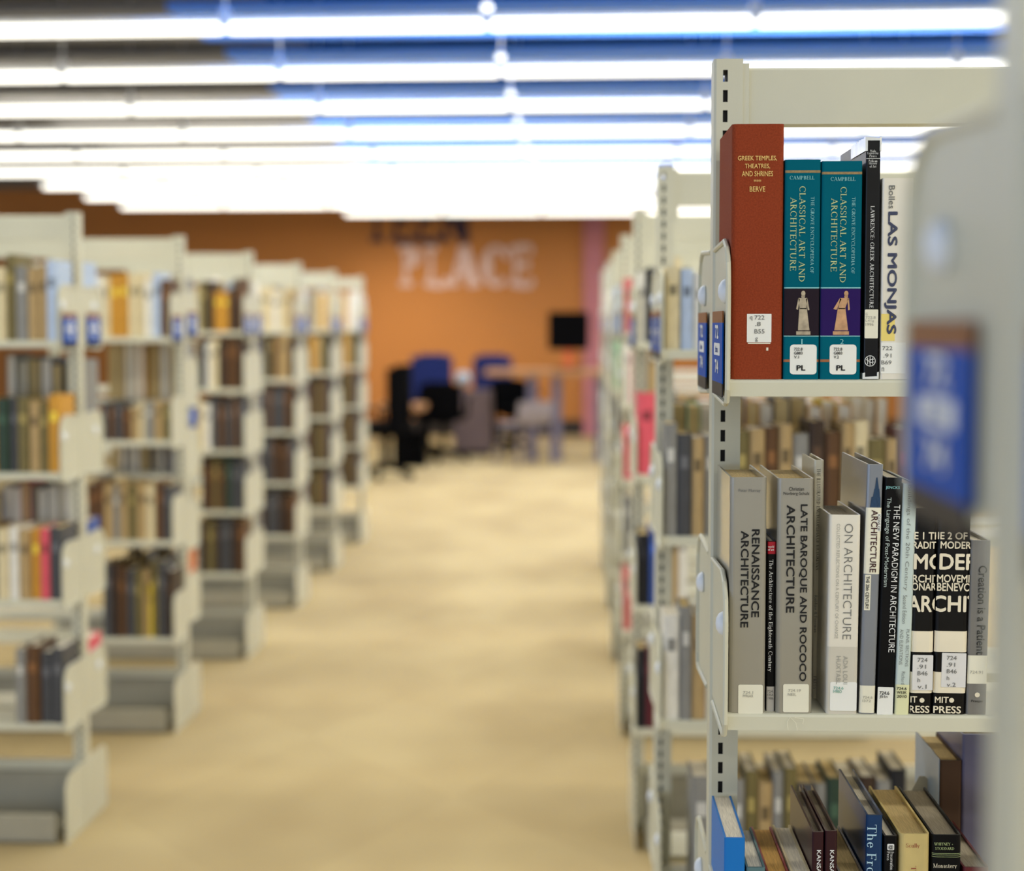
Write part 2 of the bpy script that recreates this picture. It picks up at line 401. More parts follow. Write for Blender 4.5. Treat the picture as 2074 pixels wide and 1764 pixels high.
# ------------------------------------------------------------------ shelving ranges
PW, PD, PH, BAY = .0335, .05, 1.867, .914
SHD = .225                                     # front of a shelf, from the middle of the post
def post_mesh(d):
    mb = MB(); sx0, sx1 = .0082, .0142; p = .0254; hh = .0150
    X = lambda x: d*x
    # front sheet with its punched slots
    zs = []; z = .06
    while z < PH-.012: zs.append(z); z += p
    for (x0, x1) in ((0, sx0), (sx1, PW)): mb.poly([(X(x0), -PD/2, 0), (X(x1), -PD/2, 0), (X(x1), -PD/2, PH), (X(x0), -PD/2, PH)], STEEL)
    last = 0
    for i, z in enumerate(zs):
        mb.poly([(X(sx0), -PD/2, last), (X(sx1), -PD/2, last), (X(sx1), -PD/2, z), (X(sx0), -PD/2, z)], STEEL); last = z+hh
        y0, y1 = -PD/2, -PD/2+.006         # slot walls coloured dark and a black sheet for the hollow's shade
        if i == len(zs)-1: y1 = PD/2
        a, b = X(sx0), X(sx1)
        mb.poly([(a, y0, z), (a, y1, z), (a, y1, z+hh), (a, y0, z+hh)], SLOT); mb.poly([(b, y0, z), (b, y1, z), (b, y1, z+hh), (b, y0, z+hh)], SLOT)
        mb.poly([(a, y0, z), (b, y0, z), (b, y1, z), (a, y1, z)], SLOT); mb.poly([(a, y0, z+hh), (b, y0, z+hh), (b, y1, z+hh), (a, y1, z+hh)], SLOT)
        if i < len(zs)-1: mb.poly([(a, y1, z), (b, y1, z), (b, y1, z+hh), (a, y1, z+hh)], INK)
    mb.poly([(X(sx0), -PD/2, last), (X(sx1), -PD/2, last), (X(sx1), -PD/2, PH), (X(sx0), -PD/2, PH)], STEEL)
    c = .003                                   # rounded outer corner, sides, back, cap
    mb.poly([(X(0), -PD/2, 0), (X(0), -PD/2, PH), (X(-c), -PD/2+c, PH), (X(-c), -PD/2+c, 0)], STEEL)
    mb.poly([(X(-c), -PD/2+c, 0), (X(-c), -PD/2+c, PH), (X(-c), PD/2-c, PH), (X(-c), PD/2-c, 0)], STEEL)
    mb.poly([(X(-c), PD/2-c, 0), (X(-c), PD/2-c, PH), (X(0), PD/2, PH), (X(0), PD/2, 0)], STEEL)
    mb.poly([(X(PW), -PD/2, 0), (X(PW), -PD/2, PH), (X(PW), PD/2, PH), (X(PW), PD/2, 0)], STEEL)
    zt = zs[-1]
    mb.poly([(X(0), PD/2, 0), (X(PW), PD/2, 0), (X(PW), PD/2, zt), (X(0), PD/2, zt)], STEEL)
    mb.poly([(X(0), PD/2, zt+hh), (X(PW), PD/2, zt+hh), (X(PW), PD/2, PH), (X(0), PD/2, PH)], STEEL)
    mb.poly([(X(sx1), PD/2, zt), (X(PW), PD/2, zt), (X(PW), PD/2, zt+hh), (X(sx1), PD/2, zt+hh)], STEEL)
    mb.poly([(X(0), -PD/2, PH), (X(PW), -PD/2, PH), (X(PW), PD/2, PH), (X(0), PD/2, PH), (X(-c), PD/2-c, PH), (X(-c), -PD/2+c, PH)], STEEL)
    me = mb.flat('upright'); return me
def shelf_mesh(d, side):
    """side -1: towards the photographer"""
    pr = [(SHD, -.02), (SHD, -.004), (SHD-.0012, -.0012), (SHD-.004, 0), (.03, 0), (.03, -.016), (.032, -.016), (.032, -.002), (SHD-.004, -.002), (SHD-.002, -.004), (SHD-.002, -.018), (SHD-.01, -.018), (SHD-.01, -.02)]
    mb = MB(); mb.ext([(side*y, z) for y, z in pr], 'x', d*.0025, d*(BAY-.003), STEEL); return mb.mesh('shelf')
def bracket_mesh(d, side):
    out = [(.022, -.018), (.05, -.024), (.205, -.03), (.222, -.026), (.23, -.012), (.231, .11), (.226, .135), (.21, .153), (.18, .163), (.03, .158), (.022, .15)]
    mb = MB(); mb.ext([(side*y, z) for y, z in out], 'x', d*.0, d*.0018, STEEL)
    rim = [(d*-.001, side*y, z) for y, z in out[1:-1]]
    mb.tube(rim, .0032, STEEL, 8); return mb.mesh('bracket')
def base_mesh(d, side):
    mb = MB()
    pr = [(SHD, .012), (SHD, .086), (SHD-.014, .09), (SHD-.014, .035), (.012, .035), (.012, .165), (.0, .165), (.0, 0.0), (SHD-.02, 0.0), (SHD-.02, .012)]
    mb.ext([(side*y, z) for y, z in pr], 'x', d*.035, d*(BAY-.003), BASE_DK)
    mb.ext([(side*y, z) for y, z in ((.026, 0), (.23, 0), (.23, .17), (.2, .2), (.026, .205))], 'x', d*.0, d*.0025, STEEL)
    return mb.mesh('base')
def header_mesh(d):
    mb = MB(); mb.ext([(-.021, 1.785), (-.021, 1.853), (-.018, 1.856), (.018, 1.856), (.021, 1.853), (.021, 1.785)], 'x', d*(PW+.0083), d*BAY, STEEL); return mb.mesh('header')
def clip_mesh(d):
    mb = MB(); mb.box(min(d*PW, d*(PW+.008)), max(d*PW, d*(PW+.008)), -.0235, .0235, 1.76, PH-.006, STEEL); return mb.mesh('header_clip')
def rail_mesh(d):
    mb = MB(); mb.box(min(d*(PW+.001), d*BAY), max(d*(PW+.001), d*BAY), -.012, .012, .17, .2, STEEL); return mb.mesh('rail')
def knob_mesh(d, side):
    mb = MB(); mb.lathe([(.0145, 0), (.0145, .002), (.012, .006), (.007, .009), (.001, .01)], WHITEK, 20, (0, 0, 0), 'x')
    for i, v in enumerate(mb.v): mb.v[i] = (-d*v[0], v[1], v[2])
    return mb.mesh('knob', True)
WHITEK = mat('knob_white', (232, 236, 240), .35)
SGN = mat('sign_blue', (0, 80, 176), .5, .04, spec=.1); SGN_B = mat('sign_brown', (140, 84, 36), .5); SGN_K = mat('sign_black', (44, 38, 36), .5)
CACHE = {}
def cached(fn, *a):
    k = (fn.__name__,)+a
    if k not in CACHE: CACHE[k] = fn(*a)
    return CACHE[k]
def sign_meshes(d, side):
    """card and lettering of the blue range sign, on the aisle face of an end bracket"""
    x = -d*.0055
    y0, y1 = .055, .205
    mb = MB()
    def bx(za, zb, m, e=0):
        mb.box(min(x, x+d*.0015), max(x, x+d*.0015), min(side*y0, side*y1), max(side*y0, side*y1), za, zb, m)
    bx(-.006, .066, SGN); bx(.066, .08, SGN_B); bx(-.022, -.006, SGN_K)
    lt = MB(); yc = side*(y0+y1)/2
    rd = -d                                       # reading direction on the aisle face
    def put(ps, L, H, zc, m, off):
        nl = max(1, len(ps)//5)
        for iq, q in enumerate(fit(ps, L, H)): lt.poly([(x-d*(off+.00005*(iq//nl)), yc+rd*u, zc+v) for u, v in q], m)
    put(sans('72', .04), .052, .017, .055, WHITEP, .0004)
    lt.poly([(x-d*.0003, yc+u, .034+v) for u, v in rrect(-.044, .044, -.0075, .0075, .004)], WHITEP)
    put(sans('thru', .01), .034, .008, .034, SGN, .0008)
    put(sans('74', .04), .052, .017, .013, WHITEP, .0004)
    return mb.mesh('card'), lt.flat('lettering')

RANGES = {}; FARL = {}
def build_range(key, d, X, Y, levels, where, signs=True, knob=True, far=None):
    t = thing('bookcase', f'cream steel double-faced bookcase, {where}', 'bookcase', (X, Y, 0), 0, 'bookcases beside the aisle')
    link('upright', cached(post_mesh, d), t)
    link('upright', cached(post_mesh, d), t, (d*(BAY), 0, 0))
    link('header', cached(header_mesh, d), t); link('header_clip', cached(clip_mesh, d), t); link('rail', cached(rail_mesh, d), t)
    for side in (-1, 1):
        link('base', cached(base_mesh, d, side), t)
        for i, z in enumerate(levels if side < 0 or not far else far):
            s = link('shelf', cached(shelf_mesh, d, side), t, (0, 0, z))
            b = link('bracket', cached(bracket_mesh, d, side), s)
            if knob: link('knob', cached(knob_mesh, d, side), s, (-d*.0005, side*(.2 if side < 0 else .14), .103))
        if signs:
            k = ('sign', d, side)
            if k not in CACHE: CACHE[k] = sign_meshes(d, side)
            dz = -.014 if key == 'R0' else 0
            sg = thing('shelf_sign', f'blue range sign on the {"near" if side < 0 else "far"} end bracket of the {where.split(",")[0]}', 'sign', (X, Y, (far[0] if far and side > 0 else levels[0])+dz), 0, 'blue range signs')
            link('card', CACHE[k][0], sg); link('lettering', CACHE[k][1], sg, None, 'white lettering')
    RANGES[key] = (d, X, Y, levels, where); FARL[key] = far or levels
XR, XL = .181, -1.487
L4 = (1.484, 1.10, .727, .36)
L5 = (1.50, 1.24, .962, .685, .40)
build_range('R0', 1, XR+.006, .765, (1.467, 1.0, .6, .25), 'closest blurred bookcase, cut by the picture edge')
build_range('R1', 1, XR, 2.31, (1.467, 1.072, .67, .3), 'sharp bookcase, holding the legible architecture books')
BH = ['first', 'second', 'third', 'fourth', 'fifth', 'sixth']
for i, Y in enumerate((3.84, 5.33, 6.76, 8.22, 9.68, 11.12)):
    build_range(f'R{i+2}', 1, XR, Y, (1.48, 1.10, .72, .36) if i < 2 else L5, f'{BH[i]} bookcase behind the sharp one')
for i, Y in enumerate((5.33, 6.76, 8.22, 9.68, 11.12, 12.55)):
    build_range(f'L{i+1}', -1, XL, Y, L4 if i < 2 else L5, f'{BH[i]} bookcase across the aisle', knob=i < 1, far=L5 if i == 1 else None)

# ------------------------------------------------------------------ far books
PAL = {'white': (232, 228, 216), 'cream': (222, 206, 164), 'tan': (180, 152, 104), 'gold': (204, 148, 52), 'olive': (116, 104, 62), 'brown': (96, 66, 38),
       'darkbrown': (62, 46, 34), 'grey': (140, 138, 132), 'darkgrey': (74, 74, 76), 'black': (32, 32, 36), 'blue': (60, 88, 160), 'paleblue': (184, 200, 224),
       'red': (150, 48, 44), 'pink': (216, 120, 120), 'green': (150, 196, 160), 'darkgreen': (48, 66, 52), 'maroon': (96, 36, 44), 'teal': (92, 132, 140), 'yellow': (224, 196, 50), 'rose': (226, 92, 106), 'orange': (206, 110, 50)}
CNAME = {'darkbrown': 'dark brown', 'darkgrey': 'dark grey', 'paleblue': 'pale blue', 'darkgreen': 'dark green'}
def unit_book(c, pg='w'):
    m = mat('cover_'+c, PAL[c], .5, .12, 6); p = {'w': PG_W, 't': PG_T}[pg]
    mb = MB(); t = .07
    o = [(-.5, 1)] + [(-.5, .04), (-.42, .012), (-.25, 0), (.25, 0), (.42, .012), (.5, .04)] + [(.5, 1), (.5-t, 1), (.5-t, .05), (-.5+t, .05), (-.5+t, 1)]
    mb.ext(o, 'z', 0, 1, m)
    mb.box(-.5+t, .5-t, .05, .97, .012, .985, p)
    # title panel across the spine
    q = .62 if sum(PAL[c]) > 420 else 1.5
    tm = mat('title_block_'+c, tuple(min(255, v*q) for v in PAL[c]), .5)
    mb.box(-.26, .26, -.004, .0, .66, .78, tm)
    return mb.mesh('book')
LEVEL = ['top', 'second', 'third', 'fourth', 'fifth']
N_BOOK = 0
STUFF = MB()
def fill(key, side, lv, cols, w=(.022, .036), h=(.2, .245), start=.006, stuff=False, dep=(.15, .185), setb=.004):
    global N_BOOK
    d, X, Y, levels, where = RANGES[key]
    if side > 0: levels = FARL[key]
    x = start
    rnd = random.Random(f'{key}{side}{lv}')
    for i, c in enumerate(cols):
        if c is None: x += .03; continue
        if isinstance(c, tuple): c, ww, hh = c
        else: ww, hh = rnd.uniform(*w), rnd.uniform(*h)
        dp = rnd.uniform(*dep)
        ys = Y + side*(SHD - setb - rnd.uniform(0, .012))
        xc = X + d*(x+ww/2)
        if side > 0 and x < .035 + PW*0: dp = min(dp, .17)
        x += ww + .0008
        pg = 't' if rnd.random() < .4 else 'w'
        if stuff:
            mm = mat('cover_'+c, PAL[c], .5, .12, 6)
            STUFF.box(xc-ww/2, xc+ww/2, min(ys, ys-side*dp), max(ys, ys-side*dp), levels[lv], levels[lv]+hh, mm)
            continue
        me = cached(unit_book, c, pg)
        o = link('book', me); o.location = (xc, ys, levels[lv]); o.scale = (ww, dp, hh)
        if side > 0: o.rotation_euler = (0, 0, math.pi)
        sd = '' if side < 0 else 'far-side '
        tag(o, f'{CNAME.get(c, c)} book, {ORD[i]} from the aisle, {sd}{LEVEL[lv]} shelf, {where}', 'book', f'books on the {sd}{LEVEL[lv]} shelf, {where}')
        N_BOOK += 1

# across the aisle, towards the photographer
fill('L1', -1, 0, ['paleblue', 'tan', ('tan', .03, .21), 'grey', ('olive', .026, .25), 'cream', 'white', 'white', ('black', .02, .2), 'darkgrey', 'grey'])
fill('L1', -1, 1, ['gold', 'olive', 'tan', 'olive', 'darkgrey', 'darkgreen', 'gold', 'gold', 'cream', 'tan'], h=(.205, .23))
fill('L1', -1, 2, ['darkgrey', 'rose', 'gold', 'tan', 'white', 'cream', 'brown', 'grey', 'brown'], h=(.2, .22))
fill('L1', -1, 3, ['darkgrey', 'darkgrey', ('brown', .04, .23), ('grey', .03, .22)])
fill('L2', -1, 0, ['brown', 'paleblue', 'white', 'cream', 'cream', ('gold', .034, .235), ('gold', .034, .23), 'cream', 'white', 'grey', 'pink', 'tan'], h=(.21, .24))
fill('L2', -1, 1, ['olive', 'tan', 'grey', 'cream', 'tan', 'brown', 'darkgrey', 'brown', 'darkgrey'], h=(.12, .15))
fill('L2', -1, 2, ['darkgrey', 'brown', 'cream', 'tan', 'olive', 'tan', 'grey', 'tan', 'brown', 'brown'], h=(.2, .23))
fill('L2', -1, 3, ['darkbrown', 'darkgrey', 'olive', ('yellow', .012, .2), 'tan', 'olive', 'darkgrey', 'brown', 'darkbrown', 'darkgrey'], h=(.25, .29))
fill('L3', -1, 0, ['brown', 'darkbrown', ('gold', .036, .18), ('gold', .034, .18), 'darkbrown', 'olive', 'cream', 'white', 'cream', 'grey'], h=(.18, .24))
fill('L3', -1, 1, ['darkbrown', 'brown', 'brown', 'darkbrown', 'cream', 'white', 'darkgrey', 'tan'], h=(.2, .23))
fill('L3', -1, 2, ['darkgrey', 'brown', 'darkgrey', 'brown', 'darkgrey', 'white', 'cream', 'blue'], h=(.2, .24))
fill('L3', -1, 3, ['darkgrey', 'darkgrey', 'darkgreen', 'brown', 'olive', 'brown', 'darkbrown'], h=(.21, .245))
fill('L3', -1, 4, ['brown', 'darkbrown', 'darkgrey', 'darkgrey', 'darkbrown', 'olive', 'darkbrown'], h=(.22, .25))
fill('L4', -1, 0, ['tan', 'cream', 'cream', 'white', 'cream', 'cream', 'grey'], h=(.18, .24))
for lv, cs in ((1, ['darkbrown', 'tan', 'tan', 'brown', 'olive', 'darkgrey']), (2, ['darkbrown', 'brown', 'darkgrey', 'darkgrey', 'brown', 'darkgrey']), (3, ['darkgrey', 'brown', 'darkbrown', 'brown', 'darkgrey', 'darkgrey']), (4, ['brown', 'darkbrown', 'darkbrown', 'darkgrey', 'darkgrey', 'darkbrown'])):
    fill('L4', -1, lv, cs, h=(.21, .245))
for kk in ('L5', 'L6'):
    fill(kk, -1, 0, ['cream', 'gold', 'cream', 'tan', 'grey', 'white'] if kk == 'L5' else [('white', .07, .26), 'gold', 'cream', 'olive', 'cream', 'paleblue'], stuff=True)
    for lv in (1, 2, 3, 4): fill(kk, -1, lv, ['darkgrey', 'brown', 'olive', 'darkbrown', 'brown', 'darkgrey'] if lv > 1 else ['black', 'olive', 'tan', 'gold', 'olive', 'brown'], h=(.21, .245), stuff=True)
# across the aisle, far faces
fill('L1', 1, 0, ['paleblue', 'grey', 'white', 'tan', 'olive', 'white'], h=(.21, .25))
fill('L1', 1, 1, ['grey', 'darkgrey', 'black', 'darkgrey', 'darkgreen', 'teal', 'teal', 'grey'], h=(.31, .34))
fill('L1', 1, 2, [('blue', .05, .2), 'white', 'grey', 'black', 'black', 'pink', 'maroon', 'darkgrey', 'blue'], h=(.28, .33))
fill('L1', 1, 3, [('rose', .05, .2)])
fill('L2', 1, 0, ['grey', 'white', 'blue', 'cream', 'tan'], h=(.2, .24))
fill('L2', 1, 1, ['grey', 'tan', 'darkbrown', 'tan', 'tan', 'gold', 'olive', 'tan', 'grey', 'tan'], h=(.21, .235))
fill('L2', 1, 2, [('yellow', .03, .16), ('blue', .03, .2), 'darkbrown', 'black', 'brown', 'darkbrown', 'darkgrey', 'darkbrown', 'brown', 'tan'], h=(.21, .24))
fill('L2', 1, 3, [('yellow', .03, .14), 'white', 'darkgrey', 'brown', 'darkbrown', 'black', 'darkbrown', 'brown', 'darkgrey'], h=(.21, .24))
fill('L2', 1, 4, ['orange', 'rose', 'darkbrown', 'brown', 'darkgrey', 'darkbrown', 'black', 'brown'], h=(.23, .255))
for kk in ('L3', 'L4', 'L5', 'L6'):
    for lv in range(5): fill(kk, 1, lv, ['grey', 'darkbrown', 'black', 'darkbrown', 'darkgrey', 'darkbrown', 'black', 'brown'] if lv else ['white', 'cream', 'grey', 'paleblue', 'tan', 'cream', 'white'], h=(.225, .25), stuff=True)
# behind the sharp bookcase
fill('R2', -1, 0, ['cream', 'paleblue', 'white', 'white', 'grey', 'paleblue', 'white', 'cream', 'tan', 'white'], h=(.15, .17))
fill('R2', -1, 1, ['grey', 'darkgrey', 'tan', 'grey', 'brown', 'olive', 'tan', 'brown', 'tan', 'grey', 'darkbrown', 'brown', 'tan', 'cream', 'olive', 'tan', 'maroon', 'cream', 'brown'], h=(.19, .235))
fill('R2', -1, 2, ['white', 'grey', 'tan', 'white', 'brown', 'cream', 'tan', 'brown', 'grey', 'tan'], h=(.2, .25))
fill('R2', -1, 3, [None, None, ('grey', .04, .24), 'darkgrey', 'grey', 'olive', 'tan', 'grey', 'olive', 'darkgrey', 'grey', 'darkgreen', 'brown', 'darkbrown', 'grey', 'black'], h=(.22, .26))
fill('R2', 1, 1, ['blue', 'darkgrey', 'green', 'tan', 'gold', 'blue', 'gold', 'tan', 'darkgrey', 'grey', 'gold', 'yellow', 'gold', 'cream', 'tan', 'gold'], h=(.25, .275))
fill('R3', -1, 0, [('white', .02, .2), ('black', .034, .21), 'white', 'cream', 'grey'])
fill('R3', -1, 1, [('rose', .05, .235), 'white', 'grey', 'tan', 'olive'])
fill('R3', -1, 2, ['black', 'blue', 'grey', 'tan', 'white'])
fill('R3', -1, 3, ['black', 'maroon', 'grey', 'tan'])
fill('R4', -1, 0, [('pink', .05, .2), 'white', 'grey'])
fill('R4', -1, 1, ['white', ('rose', .03, .22), 'grey', 'tan'])
fill('R4', -1, 2, [('rose', .04, .2), 'grey', 'tan'])
fill('R4', -1, 3, ['grey', 'darkgrey', 'tan'])
fill('R4', -1, 4, ['pink', 'tan', 'grey'])
fill('R5', -1, 0, ['paleblue', 'white', 'cream'])
fill('R5', -1, 1, [('green', .05, .22), 'grey', 'pink'])
fill('R5', -1, 2, ['darkgrey', 'grey', 'tan'])
for kk in ('R6', 'R7'):
    for lv in range(5): fill(kk, -1, lv, ['white', 'paleblue', 'cream'] if lv == 0 else ['grey', 'tan', 'darkgrey'], stuff=True)
so = link('packed_books', STUFF.mesh('packed_books')); tag(so, 'blurred tan and brown books packed on the far bookcases by the tables', 'books', None, 'stuff')

# ------------------------------------------------------------------ sharp books
SPY = 2.088
ZS = {1: 1.467, 2: 1.072, 3: .67}
def cover_mesh(w, dp, h, m, r=.004, t=.0025, spine=.0035):
    mb = MB(); r = min(r, w*.35); o = [(-w/2, dp)]
    for k in range(6):
        a = math.pi + math.pi/2*k/5; o.append((-w/2+r+r*math.cos(a), r+r*math.sin(a)))
    for k in range(6):
        a = 1.5*math.pi + math.pi/2*k/5; o.append((w/2-r+r*math.cos(a), r+r*math.sin(a)))
    o += [(w/2, dp), (w/2-t, dp), (w/2-t, spine), (-w/2+t, spine), (-w/2+t, dp)]
    mb.ext(o, 'z', 0, h, m); return mb.mesh('cover')
class Book:
    def __init__(s, name, label, sh, xb, xt, yt, yb, m, pg, dp=.19, r=.004, inset=.004, lean=False, h=None, back=0.0, group=None, t=.0025):
        Y = SPY+back
        z0 = ZS[sh]
        cb = (xb[0]+xb[1])/2; ctp = (xt[0]+xt[1])/2
        Pb = at(cb, yb, Y); Pt = at(ctp, yt, Y)
        w = (at(xb[1], yb, Y)-at(xb[0], yb, Y)).length; wt = (at(xt[1], yt, Y)-at(xt[0], yt, Y)).length
        s.r = r; s.w = (w+wt)/2 - .0004; H = h or (Pt.z-z0)
        ang = math.atan2(Pt.x-Pb.x, Pt.z-Pb.z) if lean else 0.0
        if not lean: Pb.x = (Pb.x+Pt.x)/2
        s.h = H/math.cos(ang)
        s.Y = Y; s.o = Vector((Pb.x, Y, z0 + abs(math.sin(ang))*s.w/2)); s.ang = ang; s.dp = dp; s.n = 0
        s.t = thing(name, label, 'book', s.o, 0, group); s.t.rotation_euler = (0, ang, 0)
        s.cov = link('cover', cover_mesh(s.w, dp, s.h, m, r, t), s.t)
        if pg:
            mb = MB(); mb.box(-s.w/2+t, s.w/2-t, .0036, dp-.004, .002, s.h-inset, pg); link('pages', mb.mesh('pages'), s.t)
        s.tx = {}
        s.lab = None
    def uv(s, px, py):
        p = at(px, py, s.Y) - s.o
        c, sn = math.cos(s.ang), math.sin(s.ang)
        return (p.x*c - p.z*sn, p.x*sn + p.z*c)
    def k(s): return s.Y/F
    def rect(s, name, m, x0, y0, x1, y1, r=.0, lift=.0003, label=None, th=None):
        uc, vc = s.uv((x0+x1)/2, (y0+y1)/2); k = s.Y/F; a = (uc-(x1-x0)/2*k, vc-(y1-y0)/2*k); b = (uc+(x1-x0)/2*k, vc+(y1-y0)/2*k)
        # straighten a panel on its own middle so that it follows the spine
        s.n += 1; lift += .00002*s.n
        u0, u1 = max(a[0], -s.w/2+.0006), min(b[0], s.w/2-.0006)
        pts = rrect(u0, u1, a[1], b[1], r) if r else [(u0, a[1]), (u1, a[1]), (u1, b[1]), (u0, b[1])]
        mb = MB()
        if s.w/2 - min(abs(u0), abs(u1)) < .0052 and not r:      # wraps round the spine's edge
            rr = min(s.r, s.w*.35); yy = lambda t: rr - math.sqrt(max(0, rr*rr-(rr-min(t, rr))**2)) if t < rr else 0
            ts = [rr*q for q in (.06, .15, .3, .55, 1.0)]
            ring = [(-s.w/2+t, yy(t)) for t in ts] + [(s.w/2-t, yy(t)) for t in ts[::-1]]
            for i in range(len(ring)-1):
                (p, q), (p2, q2) = ring[i], ring[i+1]
                mb.poly([(p, q-lift, a[1]), (p2, q2-lift, a[1]), (p2, q2-lift, b[1]), (p, q-lift, b[1])], m)
        else:
            mb.ext(pts, 'y', -lift, .0001, m)
        o = link(name, mb.mesh(name), s.t, None, label)
        s.lab = o; return o
    def text(s, txt, font, m, mode, cx, cy, L, H, wt=0.0, on=None, lift=.0009, clipw=True):
        ps = (serif if font == 's' else sans)(txt, wt)
        k = s.Y/F*1.0
        u0, v0 = s.uv(cx, cy)
        ps = fit(ps, L*k, H*k)
        key = (on.name if on else '', m.name, '' if on else txt + str(cx))
        if key not in s.tx: s.tx[key] = (MB(), on, m)
        mb = s.tx[key][0]; lim = s.w/2-.0004
        nl = max(1, len(ps)//5)
        for iq, q in enumerate(ps):
            ll = lift + .00004*(iq % 5 if font == 's' else (iq//nl if wt > 0 else 0))
            q = [(u0+a, v0+b) for a, b in q] if mode == 'h' else [(u0+b, v0-a) for a, b in q]
            if clipw: q = clip(q, (-lim, lim, .001, s.h-.001))
            if len(q) < 3: continue
            pts = []
            for a, b in q:
                e = max(0, abs(a) - (s.w/2-.004)); pts.append((a, -ll + e*e*60, b))
            mb.poly(pts, m)
    def done(s):
        for _k, (mb, on, m) in s.tx.items():
            if mb.f:
                o = link('lettering', mb.flat('lettering'), on or s.t)
TEALW = mat('jacket_teal', (0, 94, 112), .5, .05, 12, spec=.04)
RUST = mat('cloth_rust', (142, 60, 32), .8, .16, 500, bump=.5, bscale=1400, spec=.15)
SILV = mat('jacket_silver', (150, 145, 130), .32, .06, 8, coat=.7)
BLK = mat('jacket_black', (14, 13, 13), .35, .2, 40, coat=.1, spec=.15)
BLKM = mat('cover_black_matt', (13, 13, 14), .5, .2, 30, spec=.12)
WHT = mat('jacket_white', (226, 220, 204), .35, .03, 10, coat=.4)
TANJ = mat('jacket_tan_grey', (206, 198, 172), .35, .05, coat=.5)
SLATE = mat('jacket_slate', (126, 130, 136), .3, .06, coat=.6)
PALEB = mat('cover_pale_aqua', (198, 212, 206), .4, .03, coat=.3)
BLUEC = mat('cover_bright_blue', (16, 118, 200), .5, .04)
NAVY = mat('jacket_navy', (10, 52, 96), .35, .15, 12, coat=.25, spec=.2)
MAROON = mat('jacket_maroon', (50, 18, 26), .35, .1, coat=.2, spec=.2)
CREAM = mat('cloth_cream', (208, 186, 122), .7, .08, 30)
GREYC = mat('jacket_mid_grey', (116, 114, 110), .35, .06, 10, coat=.5)
PLASTIC = mat('jacket_plastic', (224, 226, 222), .2, .1, 60, coat=.8)
DARKP = mat('picture_dark_plum', (36, 26, 36), .5, spec=.1); VIOLP = mat('picture_violet', (42, 22, 88), .5, spec=.1)
STONE1 = mat('print_stone', (178, 164, 140), .5, .25, 120); STONE2 = mat('print_sand', (196, 152, 112), .5, .2, 120)
RBAND = mat('band_rust', (160, 100, 60), .5)

# top shelf
b = Book('reference_book', 'rust red cloth book lettered Greek Temples, Theatres, and Shrines', 1, (1482, 1586), (1480, 1588), 251, 765, RUST, PG_T, .175, r=.006, t=.004)
for s_, y, L in (('GREEK TEMPLES,', 321, 78), ('THEATRES,', 337, 50), ('AND SHRINES', 352, 62), ('BERVE', 383, 31)): b.text(s_, 'n', GOLD, 'h', 1534, y, L, 10.5, .008)
for dx in (-5, 0, 5): b.text('*', 'n', GOLD, 'h', 1534+dx, 366, 5, 5)
lb = b.rect('call_label', PAPER, 1513, 636, 1562, 693, .0004, lift=.0005)
for s_, x, y, L in (('q', 1521, 645, 5), ('722', 1538, 643, 20), ('.8', 1535, 656, 11), ('B55', 1538, 671, 20), ('g', 1532, 688, 5)): b.text(s_, 'n', INK_G, 'h', x, y, L, 8.5, .0, lb, lift=.0012)
b.rect('cover_scar', PAPER_C, 1515, 694, 1560, 696.5, 0, lift=.0002); b.rect('cover_scar', PAPER_C, 1552, 704, 1556, 710, 0, lift=.0002)
b.done()

def statue(bk, cx, y0, y1, m, lean, name):
    """a plain robed statuette on a block, printed on the spine"""
    H = y1-y0; P = lambda fx, fy: bk.uv(cx+fx*H, y0+fy*H)
    mb = MB(); lf = -.0008
    def pg(pts): mb.poly([(u, lf, v) for u, v in (P(*p) for p in pts)], m)
    def ell(fx, fy, rx, ry): pg([(fx+rx*math.cos(a*math.pi/8), fy+ry*math.sin(a*math.pi/8)) for a in range(16)])
    ln = lean
    ell(.02+ln, .07, .048, .06); pg([(-.025+ln, .12), (.06+ln, .12), (.05+ln, .17), (-.02+ln, .17)])
    pg([(-.09+ln*.7, .17), (.11+ln*.7, .17), (.09, .42), (-.06, .42)])
    pg([(-.09+ln*.7, .17), (-.06+ln*.7, .2), (-.1, .44), (-.14-ln*.3, .42)])
    pg([(.11+ln*.7, .17), (.08+ln*.7, .2), (.12+ln*.4, .45), (.16+ln*.4, .44)])
    pg([(-.07, .4), (.1, .4), (.16, .9), (-.1-ln*.5, .9)])
    pg([(-.14-ln*.4, .92), (.18, .92), (.18, 1.0), (-.14-ln*.4, 1.0)])
    link(name, mb.flat(name), bk.t, None, 'printed stone statuette')
